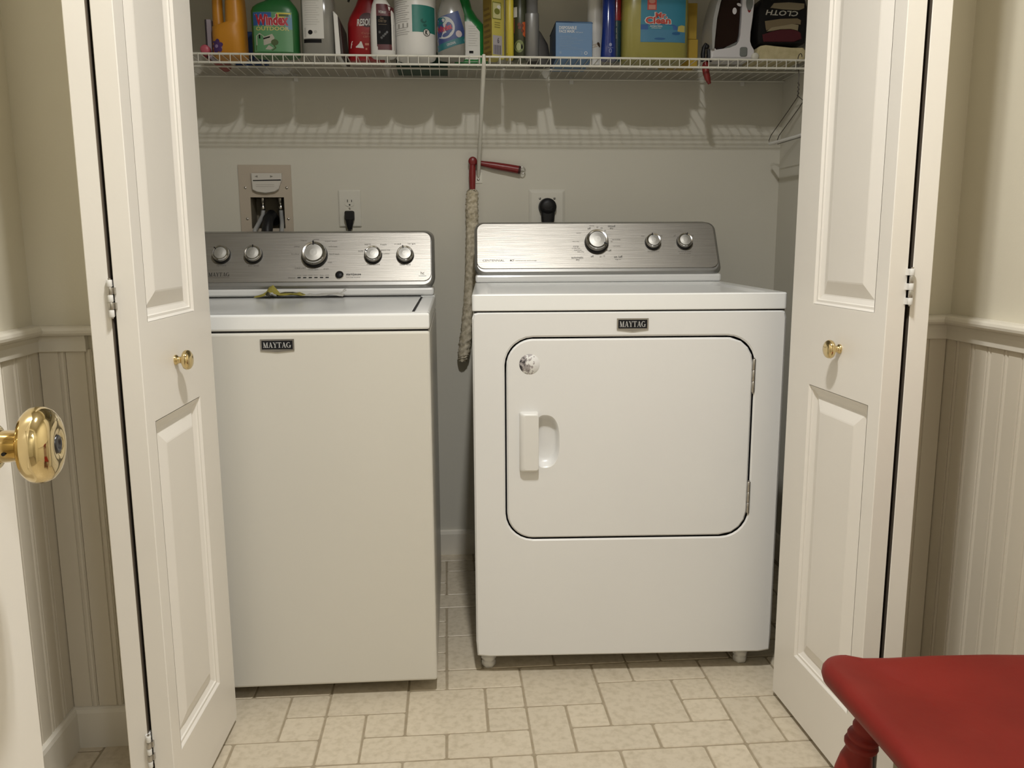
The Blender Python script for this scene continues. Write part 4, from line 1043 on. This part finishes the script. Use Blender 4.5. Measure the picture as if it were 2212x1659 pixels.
# steam iron standing on its heel, seen from the side
iw = pm('iron_white', (.60, .585, .60), .35); ib = pm('iron_tank', (.014, .005, .004), .16, coat=.1); ig = pm('iron_grey', (.16, .17, .16), .45)
r = tag(empty('steam_iron', (.8200, 2.475, DZ)), 'white steam iron with a dark brown water tank standing on its heel', 'iron')
PX = lambda x, y: (.7634+(x-1540)*.001345-.8200, max(0.0, 1.7095-.001213*y-DZ-.0015))
def prof(pts): return [PX(1500+x*.12057, y*.12057) for x, y in pts]
def extr(b, pts, y0, y1, mi=0, inset=.003):
    cx = sum(p[0] for p in pts)/len(pts); cz = sum(p[1] for p in pts)/len(pts)
    sh = lambda k: [(cx+(x-cx)*k, cz+(z-cz)*k) for x, z in pts]
    k = 1-inset/.05
    area = sum(pts[i][0]*pts[(i+1) % len(pts)][1]-pts[(i+1) % len(pts)][0]*pts[i][1] for i in range(len(pts)))
    L = [[(x, y1, z) for x, z in sh(k)], [(x, y1-inset, z) for x, z in pts], [(x, y0+inset, z) for x, z in pts], [(x, y0, z) for x, z in sh(k)]]
    if area < 0: L = [l[::-1] for l in L]
    b.loops(L, mi, True, True, False)
b = B(); extr(b, prof([(310, 1010), (305, 850), (345, 845), (365, 872), (480, 853), (620, 828), (740, 775), (790, 700), (815, 580), (828, 250), (832, -300), (1060, -300), (1045, 0), (1030, 250), (1002, 520), (1000, 690), (1030, 780), (1075, 850), (1085, 900), (1040, 1010)]), -.042, .042); b.build('body', iw, r)
b = B(); extr(b, prof([(305, 860), (290, 500), (305, 300), (350, 60), (420, -180), (520, -380), (560, -380), (480, -180), (425, 0), (372, 300), (345, 700), (340, 850)]), -.050, .050, 0, .001); b.build('soleplate', pm('iron_sole', (.34, .34, .33), .3), r)
b = B(); extr(b, prof([(366, 868), (347, 700), (374, 300), (428, 0), (480, -180), (560, -370), (700, -360), (826, -250), (824, 250), (812, 580), (786, 695), (735, 770), (620, 824), (480, 849)]), -.034, .034, 0, .005); b.build('tank', ib, r)
b = B(); fr_ = lambda x, z: (x, -.0345, z); pts = prof([(485, 850), (600, 780), (690, 735), (780, 690), (738, 772), (620, 826)])
b.add([fr_(*p) for p in pts[::-1]], [tuple(range(6))]); b.build('tank_foot', ig, r)
b = B(); c0 = prof([(708, 130)])[0]; oval(b, c0[0], c0[1], .0062, .0090, lambda x, z: (x, -.0352, z), 0); c1 = prof([(785, 15)])[0]; oval(b, c1[0], c1[1], .007, .004, lambda x, z: (x, -.0352, z), 0, -.4); b.build('fill_mark', iw, r)
b = B(); L = [[(x, -.0425-d, z) for x, z in rrect(*[prof([(812, 975)])[0][0]+i, prof([(948, 800)])[0][0]-i], prof([(812, 978)])[0][1]+i, prof([(948, 800)])[0][1]-i, .006, 4)] for d, i in ((-.001, 0), (.0012, .0003), (.002, .0015))]
b.loops(L, 0, False, True, True); b.build('heel_button', ig, r)
b = B(); c2 = prof([(955, -10)])[0]; oval(b, c2[0], c2[1], .0105, .0205, lambda x, z: (x, -.0426, z), 0); oval(b, c2[0], c2[1]-.0025, .0075, .0235, lambda x, z: (x, -.0423, z), 1); b.build('grip_pad', [ig, red_pl], r)

# folded cloths: cream towel, white tag, black printed bag of cloths on top
cream = pm('cream_cloth', (.50, .43, .25), .95); add_noise(cream, 60, (.45, .385, .22), (.54, .47, .28), bump=.4, bscale=350)
b = B(); L = []
sec_ = [(-.071, .004), (-.068, .0), (.066, 0), (.072, .006), (.073, .030), (.066, .0375), (.03, .0380), (-.01, .0410), (-.045, .0435), (-.060, .0420), (-.068, .034), (-.0725, .016)]
for y in (0, .003, .03, .06, .09, .117, .12):
    s_ = .94 if y in (0, .12) else 1.
    L.append([(x*s_, y, .015+(z-.015)*s_+.0008*math.sin(x*140+y*70)) for x, z in sec_])
b.loops(L[::-1], 0, True, True, True)
o = b.build('folded_towel', cream, loc=(.9640, 2.436, DZ+.001)); tag(o, 'folded cream towel right of the iron, under the black bag', 'towel')
b = B(); b.lathe([(.0003, 0), (.008, .0006), (.0105, .003), (.0108, .010), (.009, .013), (.0003, .0135)], 10, 0, 'y')
o = b.build('bottle_cap', pm('cap_white', (.60, .58, .50), .5), loc=(.8855, 2.424, DZ+.0112)); tag(o, 'small white plastic cap lying between the iron and towel', 'cap')
b = B(); fnt = lambda x, z: (x, 0, z)
put_text(b, 'folded', .8990-.964, .9110-.964, .0085, .0115, lambda x, z: (x, -.0002-.0004, z+.002), 0); b.v = b.v
b.build('tag_print', pm('tag_ink', (.20, .15, .10), .6), o) if False else None
r = tag(empty('cloth_bag', (.9680, 2.445, DZ+.0462)), 'black printed bag of folded cloths lying on the cream towel', 'bag')
bagb = pm('bag_black', (.006, .0055, .0055), .5, spec=.2); tanc = pm('cloth_tan', (.16, .12, .065), .9); tan2 = pm('cloth_buff', (.25, .205, .12), .9); redc = pm('cloth_maroon', (.060, .004, .008), .9)
b = B(); L = []
for y, s_ in ((0, .95), (.004, 1), (.215, 1), (.225, .9)):
    L.append([(x*s_, y, .063+(z-.063)*s_) for x, z in ((-.071, .0025), (.062, .0025), (.070, .008), (.072, .06), (.070, .105), (.062, .128), (-.02, .13), (-.062, .126), (-.072, .10), (-.074, .03))])
b.loops(L[::-1], 0, True, True, True); b.build('bag', bagb, r)
def fold(pts, m, y): 
    bb = B(); extr(bb, pts, y, y+.012, 0, .002); return bb.build('cloth', m, r)
q = lambda x, y: (.8979+(1640+x*.0784-1640)*.001345-.9680, 1.7088-.001213*y*.0784-DZ-.0462)
fold([q(165, 470), q(600, 400), q(1060, 380), q(1165, 430), q(1160, 560), q(1060, 545), q(700, 590), q(300, 690), q(215, 735), q(190, 640)], tanc, -.0040)
fold([q(215, 770), q(330, 655), q(700, 590), q(900, 545), q(1100, 570), q(1085, 735), q(900, 690), q(600, 700), q(400, 745)], tan2, -.0055)
fold([q(110, 850), q(400, 752), q(650, 700), q(1050, 700), q(1180, 800), q(1210, 960), q(1000, 1050), q(150, 1060)], redc, -.0030)
fold([q(300, 95), q(390, -40), q(800, -70), q(1240, -40), q(1240, 90), q(1100, 150), q(700, 140)], pm('bag_tan_panel', (.20, .165, .10), .7), -.0030)
T = B(); xa, za = q(190, 310); xb, zb = q(1075, 160)
def ff(x, z): return (xa+xb-x, -.0012, za+zb-z)          # upside down, as the bag lies
put_text(T, 'CLOTH', xa, xb, za, zb, ff, 0, .02, .25, -.03); T.build('lettering', pm('bag_letter', (.36, .34, .28), .6), r)

# ------------------------------------------------------------------ on the back wall
# recessed washer box with valve cover, two hoses
r = tag(empty('washer_box', (-.5600, YB, 1.10)), 'beige recessed washing machine supply box on the closet wall', 'supply box')
def wl(b): b.v = [(x+.5600, y-YB, z-1.10) for x, y, z in b.v]; return b
b = B(); hx0, hx1, hz0, hz1 = -.6075, -.5045, 1.0945, 1.1900; fx0, fx1, fz0, fz1 = -.6405, -.4795, 1.060, 1.2885
for x0, x1, z0, z1 in ((fx0, hx0, fz0, fz1), (hx1, fx1, fz0, fz1), (hx0, hx1, fz0, hz0), (hx0, hx1, hz1, fz1)): b.box(x0, x1, YB-.0045, YB-.0003, z0, z1)
wl(b).build('frame', beige_pl, r)
b = B(); t = .0015; d = .078
b.box(hx0, hx1, YB+d-t, YB+d, hz0, hz1); b.box(hx0-t, hx0, YB, YB+d, hz0, hz1); b.box(hx1, hx1+t, YB, YB+d, hz0, hz1); b.box(hx0, hx1, YB, YB+d, hz0-t, hz0); b.box(hx0, hx1, YB, YB+d, hz1, hz1+t)
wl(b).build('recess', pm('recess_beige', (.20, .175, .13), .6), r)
b = B(); L = []
cov = [(-.5990, 1.2625), (-.5990, 1.2420), (-.5975, 1.2130), (-.585, 1.2060), (-.5575, 1.2020), (-.530, 1.2065), (-.5180, 1.2140), (-.5070, 1.2420), (-.5065, 1.2625)]
L = [[(x, y, z) for x, z in cov] for y in (YB-.0045, YB-.0150)] + [[(-.553+(x+.553)*.95, YB-.0165, 1.235+(z-1.235)*.94) for x, z in cov]]
L = [l[::-1] for l in L]; L = [l[::-1] for l in L]
b.loops(L, 0, True, True, False); wl(b).build('valve_cover', pm('cover_white', (.60, .57, .52), .4), r)
b = B(); fn = lambda x, z: (x, YB-.0170, z)
b.add([fn(-.594, 1.2385), fn(-.509, 1.2400), fn(-.5085, 1.2435), fn(-.594, 1.2415)], [(0, 1, 2, 3)], 0)
for s_, x in ((1, -.582), (-1, -.538)):
    poly(b, [(x-s_*.006, 1.2525), (x+s_*.003, 1.2490), (x+s_*.003, 1.2560)], fn, 1)
for k in range(2): patch(b, -.586, -.530, 1.2275-.0055*k, 1.2290-.0055*k, fn, 2, 1, 1)
wl(b).build('cover_print', [black_pl, pm('arrow_grey', (.22, .20, .17), .6), pm('pale_ink', (.46, .43, .39), .6)], r)
for x, z in ((-.6210, 1.2190), (-.4945, 1.2189), (-.6200, 1.1238), (-.4938, 1.1234)):
    b = B(); b.lathe([(.0040, 0), (.0042, .0006), (.0030, .0018), (.0003, .0020)], 12, 0, '-y', (x, YB-.0045, z)); wl(b).build('screw', nickel, r)
for x, xe in ((-.5785, -.5930), (-.5228, -.5110)):
    b = B(); y = YB+.035
    b.lathe([(.0055, 1.150), (.0075, 1.152), (.0075, 1.1655), (.006, 1.167), (.0055, 1.176), (.007, 1.178), (.007, 1.1895)], 14, 1, 'z', (x, y, 0))
    b.tube([(x, y, 1.151), (x+(xe-x)*.1, y-.004, 1.135), (x+(xe-x)*.6, y-.030, 1.112), (xe, y-.066, 1.088), (xe, y-.078, 1.05), (xe, y-.085, 1.00)], .0068, 12, 0)
    o = b.build('hose', [rubber, nickel], smooth=True); tag(o, 'grey water hose %s in the washer box' % ('nearer the left door, left one' if x < -.55 else 'with a metal nut, right one'), 'hose')
b = B(); b.tube([(-.5490, YB+.055, 1.112), (-.5490, YB+.045, 1.128), (-.5500, YB+.015, 1.136), (-.5520, YB-.026, 1.122), (-.5525, YB-.044, 1.09), (-.5525, YB-.052, 1.02)], [.015, .0165, .017, .0165, .0165, .0165], 16)
o = b.build('drain_hose', black_pl, smooth=True); tag(o, 'black drain hose bent into the washer box', 'hose')

# outlet with the washer's plug
r = tag(empty('wall_outlet', (-.3018, YB, 1.155)), 'white wall outlet behind the washing machine', 'outlet')
b = B(); b.loops([[(x, y, z) for x, z in rrect(-.0352+i, .0352-i, -.0572+i, .0572-i, .003, 4)] for y, i in ((-.0003, 0), (-.0035, .0005), (-.0055, .004))], 0, True, True, False); b.build('plate', outlet_m, r)
for dz in (.0197, -.0197):
    b = B(); b.loops([[(x, y, z+dz) for x, z in [(max(-.0135, min(.0135, .0172*math.cos(a))), .0172*math.sin(a)*.83) for a in [2*PI*k/32 for k in range(32)]]] for y in (-.0050, -.0072)], 0, False, True, False)
    b.loops([[(x, y, z+dz) for x, z in rrect(-.0182, .0182, -.0160, .0160, .0155, 5)] for y in (-.0052, -.0068)], 0, False, True, False) if False else None
    for x, h_ in ((-.0063, .0042), (.0063, .0036)): b.box(x-.0011, x+.0011, -.0076, -.0070, dz+.0035-h_, dz+.0035+h_, 1)
    b.lathe([(.0026, 0), (.0026, .0005)], 10, 1, '-y', (0, -.0071, dz-.0085)); b.build('receptacle', [outlet_m, black_pl], r)
b = B(); b.lathe([(.003, 0), (.003, .001), (.0003, .0014)], 10, 0, '-y', (0, -.0055, 0)); b.build('screw', nickel, r)
r = tag(empty('power_cord', (-.3025, YB-.0075, 1.135)), 'black power cord plugged into the small white outlet', 'cord')
b = B(); b.loops([[(x+.0005*i, -.001-y, z) for x, z in pts] for i, (y, pts) in enumerate(((0, rrect(-.0150, .0150, -.0180, .0125, .005, 4)), (.016, rrect(-.0150, .0150, -.0180, .0125, .006, 4)), (.0235, rrect(-.0110, .0110, -.0150, .0090, .006, 4))))], 0, True, True, False)
b.loops([[(.0*a+px*s_, -.012+py*s_, z) for px, py in sell(.0125, .0105, 2.4, 20)] for z, s_, a in ((-.045, .55, 0), (-.032, .8, 0), (-.016, 1.05, 0), (-.010, 1.05, 0))][::1], 0, True, True, True)
b.build('plug', black_pl, r)
b = B(); b.tube([(-.0005, -.012, -.036), (-.001, -.013, -.060), (-.001, -.016, -.10), (0, -.024, -.16), (0, -.03, -.24)], .0046, 10); b.build('cable', black_pl, r, smooth=True)

# dryer outlet with a round black plug
r = tag(empty('dryer_outlet', (.3240, YB, 1.155)), 'large square white outlet plate behind the dryer', 'outlet')
b = B(); b.loops([[(x, y, z) for x, z in rrect(-.0585+i, .0585-i, -.0585+i, .0585-i, .003, 4)] for y, i in ((-.0003, 0), (-.003, .0004), (-.0075, .0085), (-.0078, .010))], 0, True, True, False); b.build('plate', outlet_m, r)
for x in (-.0235, .0235):
    b = B(); b.lathe([(.0036, 0), (.0036, .0008), (.0003, .0014)], 12, 0, '-y', (x, -.0078, .0300)); b.build('screw', nickel, r)
b = B(); b.lathe([(.0285, .0079), (.0285, .0095)], 28, 0, '-y', (0, 0, .003)); b.build('socket', pm('socket_grey', (.10, .10, .10), .5), r)
r = tag(empty('power_cord', (.3245, YB-.0098, 1.158)), 'thick black dryer cord with a round plug over the dryer', 'cord')
b = B(); b.lathe([(.0268, .0), (.0275, .003), (.0275, .016), (.0255, .020), (.0235, .021), (.021, .0235), (.012, .0255), (.0003, .026)], 32, 0, '-y')
b.loops([[(px*s_, -.012+py, z) for px, py in sell(.0215, .0105, 3, 24)] for z, s_ in ((-.052, .80), (-.044, .95), (-.030, 1.0), (-.012, 1.05))], 0, True, True, True)
b.box(-.012, .013, -.0272, -.0255, -.012, -.009); b.tube([(-.013, -.0262, -.006), (-.006, -.0268, -.011), (.006, -.0268, -.0095), (.013, -.0262, -.004)], .0014, 6); b.build('plug', black_pl, r)
b = B(); b.loops([[(px, py+y_, z) for px, py in sell(.0145, .0065, 3, 20)] for z, y_ in ((-.30, -.018), (-.12, -.014), (-.050, -.012))], 0, True, True, True); b.build('cable', black_pl, r)

# long lint brush with a folded red handle hooked behind the shelf arm
r = tag(empty('duster', (.0850, 2.690, 1.20)), 'long tan fuzzy duster with a folded red handle hanging between the machines', 'duster')
dl_ = lambda b: (setattr(b, 'v', [(x-.0850, y-2.690, z-1.20) for x, y, z in b.v]), b)[1]
b = B(); b.tube([(.0848, 2.6915, 1.200), (.0848, 2.6915, 1.232), (.0850, 2.692, 1.262), (.0858, 2.692, 1.283), (.0862, 2.692, 1.2895)], [.0085, .0100, .0112, .0098, .0095], 14)
b.lathe([(.0003, -.0115), (.010, -.0112), (.0135, -.008), (.0140, .0), (.0135, .008), (.010, .0112), (.0003, .0115)], 22, 0, 'y', (.0868, 2.692, 1.2985)); dl_(b).build('grip', red_pl, r, smooth=True)
b = B(); b.tube([(.0940, 2.7015, 1.2960), (.113, 2.7020, 1.2935), (.15, 2.7005, 1.2870), (.20, 2.6990, 1.2790), (.2310, 2.6980, 1.2735)], [.0060, .0080, .0110, .0122, .0125], 14); dl_(b).build('folding_arm', red_pl, r, smooth=True)
b = B(); b.tube([(.2312, 2.698, 1.2735), (.2375, 2.698, 1.2725)], [.0130, .0120], 14, 0)
b.tube([(.2435+.0085*math.cos(a), 2.696, 1.2715+.0100*math.sin(a)) for a in [2*PI*k/20 for k in range(20)]], .0018, 8, 1, closed=True); dl_(b).build('hanging_ring', [pm('dark_red_cap', (.05, .01, .01), .4), nickel], r, smooth=True)
b = B(); pts = []; rad = []
prf = [(.0845, 2.690, 1.2115, .012), (.0838, 2.690, 1.205, .0175), (.0830, 2.689, 1.17, .0190), (.0825, 2.689, 1.12, .0188), (.080, 2.688, 1.05, .0178), (.077, 2.687, .98, .0172), (.0725, 2.686, .90, .0172), (.066, 2.685, .82, .0180), (.058, 2.684, .75, .0190), (.0490, 2.683, .690, .0185), (.0455, 2.683, .667, .012)]
NS = 130; rings = []
def lerp(t):
    k = min(int(t), len(prf)-2); u = t-k; return [prf[k][j]*(1-u)+prf[k+1][j]*u for j in range(4)]
for i in range(NS+1):
    x, y, z, rr_ = lerp((len(prf)-1)*i/NS); ring_ = []
    for k in range(26):
        a = 2*PI*k/26; q_ = rr_*(1+.10*math.sin(5*a+i*2.3)*math.sin(i*1.1+3*a)+random.uniform(-.11, .11)); ring_.append((x+q_*math.cos(a), y+q_*math.sin(a), z+random.uniform(-.0015, .0015)))
    rings.append(ring_)
b.loops(rings[::-1], 0, True, True, True); dl_(b).build('fuzzy_sleeve', fuzz, r)

# two wire hangers on the front rail by the right wall
def hanger(loc, rz, label, tube=False):
    t = tag(empty('wire_hanger', loc, rz), label, 'hanger', 'hangers at the right end of the shelf')
    b = B(); R_ = .0105
    hook = [(R_*1.25*math.cos(a), 0, R_*1.05*math.sin(a)+.004) for a in [PI*1.02-PI*1.05*k/12 for k in range(13)]]
    hook = hook + [(.012, 0, -.012), (.006, 0, -.028), (.0, 0, -.040), (.0, 0, -.100)]
    b.tube(hook, .0012, 6)
    tri = [(0, 0, -.100), (.060, 0, -.128), (.190, 0, -.184), (.205, 0, -.198), (.198, 0, -.209), (0, 0, -.209), (-.198, 0, -.209), (-.205, 0, -.198), (-.190, 0, -.184), (-.060, 0, -.128)]
    b.tube(tri, .0012, 6, closed=True)
    b.tube([(.002*math.cos(k*.9), .002*math.sin(k*.9), -.062-.0016*k) for k in range(24)], .0012, 5)
    b.build('wire', wiredark, t, smooth=True)
    if tube:
        b = B(); b.tube([(-.196, 0, -.209), (0, 0, -.211), (.196, 0, -.209)], .0048, 10); b.build('paper_tube', white_pl, t, smooth=True)
    return t
hanger((1.0050, SY0+.0005, SZ+.0005), PI/2, 'dark wire hanger with a white paper tube, at the shelf end', True)
hanger((1.0310, SY0+.0005, SZ+.0005), PI/2, 'bare dark wire hanger, the one nearer the closet side wall')

# ------------------------------------------------------------------ crumpled wrapper on the washer lid
ym = pm('wrapper_yellow', (.33, .285, .06), .45); ymd = pm('wrapper_dark', (.05, .045, .02), .4); wm_ = pm('wrapper_white', (.52, .51, .47), .4)
def sheet(b, path, w, mi, seed, amp):
    rnd = random.Random(seed); n = len(path); rows = []
    for j in range(5):
        rows.append([(x+rnd.uniform(-.003, .003), y+(j-2)*w/4+rnd.uniform(-.002, .002), max(.0005, z*(1-abs(j-2)*.28)+rnd.uniform(0, amp))) for x, y, z in path])
    vs = [p for r_ in rows for p in r_]
    fs = [(j*n+i, j*n+i+1, (j+1)*n+i+1, (j+1)*n+i) for j in range(4) for i in range(n-1)]
    b.add(vs, fs, mi)
r = tag(empty('wrapper', (-.7336+.29, 2.3780, .8964), -.0084), 'crumpled yellow and white wrapper on the back of the washer lid', 'wrapper')
b = B(); sheet(b, [(-.090, -.004, .004), (-.075, -.002, .010), (-.060, 0, .014), (-.050, 0, .030), (-.042, 0, .033), (-.034, 0, .020), (-.022, 0, .012), (-.005, 0, .013), (.012, .0, .015), (.03, 0, .012), (.045, 0, .008)], .036, 0, 3, .005)
b.build('yellow_sheet', ym, r)
b = B(); sheet(b, [(-.058, -.0195, .012), (-.050, -.0200, .020), (-.043, -.0195, .012)], .004, 0, 5, .002); sheet(b, [(-.030, -.003, .013), (-.010, -.004, .016), (.012, -.004, .017), (.03, -.004, .014), (.040, -.004, .011)], .010, 0, 9, .002)
b.build('dark_print', ymd, r)
b = B(); sheet(b, [(.040, 0, .008), (.060, 0, .011), (.075, .0, .009), (.09, 0, .012), (.105, 0, .010), (.125, 0, .014), (.140, 0, .012), (.155, 0, .009)], .034, 0, 11, .004)
b.tube([(.135, .0, .010), (.150, .004, .016), (.160, .006, .021), (.157, .008, .024), (.150, .006, .020)], .0012, 5)
b.build('white_sheet', wm_, r)

# ------------------------------------------------------------------ red wooden chair against the right wall
ch = tag(empty('wooden_chair', (.745, .905, 0)), 'red painted wooden chair with turned legs in the lower right corner', 'chair')
SH = .44
def seat_outline(k=1.):
    # x: front edge at -.21 (towards the closet doors' middle), back at +.20 ; y: sides at +-.21
    pts = []
    fx, bx = -.211, .205
    right = [(-.150, .2035), (-.105, .2005), (-.04, .2020), (.05, .198), (.12, .190), (.165, .180)]
    corner_f = [(-.2115+.040*(1-math.cos(a)), .172+.043*math.sin(a)) for a in [k_*PI/2/7 for k_ in range(8)]]
    corner_b = [(.165+.040*math.sin(a), .140+.040*math.cos(a)) for a in [k_*PI/2/6 for k_ in range(7)]]
    half = [(-.2115, .02), (-.2115, .10)] + corner_f + right + corner_b + [(.205, .06)]
    full = half + [(x, -y) for x, y in half[::-1]]
    return full
so = seat_outline(); cx = -.003
b = B(); L = []
for ins, z in ((.026, SH-.034), (.010, SH-.032), (.003, SH-.026), (.0, SH-.017), (.001, SH-.009), (.005, SH-.003), (.012, SH-.0003), (.022, SH+.0003), (.05, SH-.0025), (.085, SH-.008), (.14, SH-.010)):
    l = []
    for x, y in so:
        d = math.hypot(x-cx, y); s_ = max(.05, 1-ins/d); l.append((cx+(x-cx)*s_, y*s_, z))
    L.append(l[::-1])
b.loops(L, 0, True, True, True); b.build('seat', red_paint, ch)
LEG = [(.0125, 0), (.0140, .010), (.0150, .06), (.0185, .12), (.0205, .155), (.0150, .172), (.0215, .180), (.0215, .187), (.0140, .194), (.0175, .21), (.0235, .255), (.0245, .285), (.0225, .308), (.0185, .3235), (.0190, .3260), (.0232, .3300), (.0240, .3340), (.0226, .3378), (.0195, .3392), (.0220, .3420), (.0226, .3452), (.0212, .3490), (.0165, .3520), (.0182, .3560), (.0192, .3610), (.0180, .3660), (.0155, .3700), (.0165, .412)]
legs = []
for x, y, dx, dy in ((-.152, .134, -.065, .050), (-.152, -.134, -.065, -.050), (.130, .105, .06, .045), (.130, -.105, .06, -.045)):
    top = Vector((x, y, SH-.026)); bot = Vector((x+dx, y+dy, 0)); b = B()
    pts = [bot.lerp(top, h/.412) for _, h in LEG]; b.tube(pts, [r_ for r_, _ in LEG], 20)
    b.build('leg', red_paint, ch, smooth=True); legs.append((bot, top))
def on(k, h): return legs[k][0].lerp(legs[k][1], h/.414)
for (a, c, h) in ((0, 2, .13), (1, 3, .13), (0, 1, .182), (2, 3, .16)):
    p0, p1 = on(a, h), on(c, h); b = B(); b.tube([p0.lerp(p1, t) for t in (0, .1, .3, .45, .5, .55, .7, .9, 1)], [.008, .009, .0125, .012, .0145, .012, .0125, .009, .008], 14)
    b.build('stretcher', red_paint, ch, smooth=True)
for y in (-.15, -.09, -.03, .03, .09, .15):
    b = B(); b.tube([(.172-.02*abs(y)/.15, y*.92, SH-.014), (.205, y*1.0, SH+.15), (.245, y*1.1, SH+.395)], [.0085, .0105, .008], 12); b.build('spindle', red_paint, ch, smooth=True)
b = B(); L = []
for k in range(13):
    y = -.205+.41*k/12; bow = .012*(1-(y/.205)**2); zt = .455-.05*(abs(y)/.205)**3
    L.append([(.240+bow, y, SH+.385), (.258+bow, y, SH+.385), (.268+bow, y, SH+zt), (.252+bow, y, SH+zt)])
b.loops(L, 0, True, True, False); b.build('crest_rail', red_paint, ch, bevel=.004)

# ------------------------------------------------------------------ ceiling fittings (outside the picture)
def fitting(x, ys, hall=False):
    r = tag(empty('ceiling_light', (x, sum(ys)/len(ys), HC)), 'added white fitting holding the unseen hallway fill light' if hall else 'white two lamp ceiling fitting in front of the closet', 'ceiling light')
    y0 = r.location.y
    b = B(); b.lathe([(.07, -.0005), (.072, -.012), (.06, -.020), (.001, -.021)], 32); b.build('canopy', white_pl, r, smooth=False)
    for y in ys:
        R_ = .14 if hall else .046; b = B(); zt, zb_ = -.022, (2.495 if hall else 2.455)-HC
        b.lathe([(.012, zt+.012), (R_*.6, zt), (R_, zt-.03), (R_, zb_), (R_-.003, zb_), (R_-.003, zt-.032), (R_*.5, zt-.006), (.010, zt-.004)], 32, 0, 'z', (0, y-y0, 0)); b.build('lamp_shade', white_pl, r, smooth=False)
fitting(LAMP_X, LAMP_YS)
fitting(.80, (-1.10,), True)  # fitting added to carry the hallway fill light
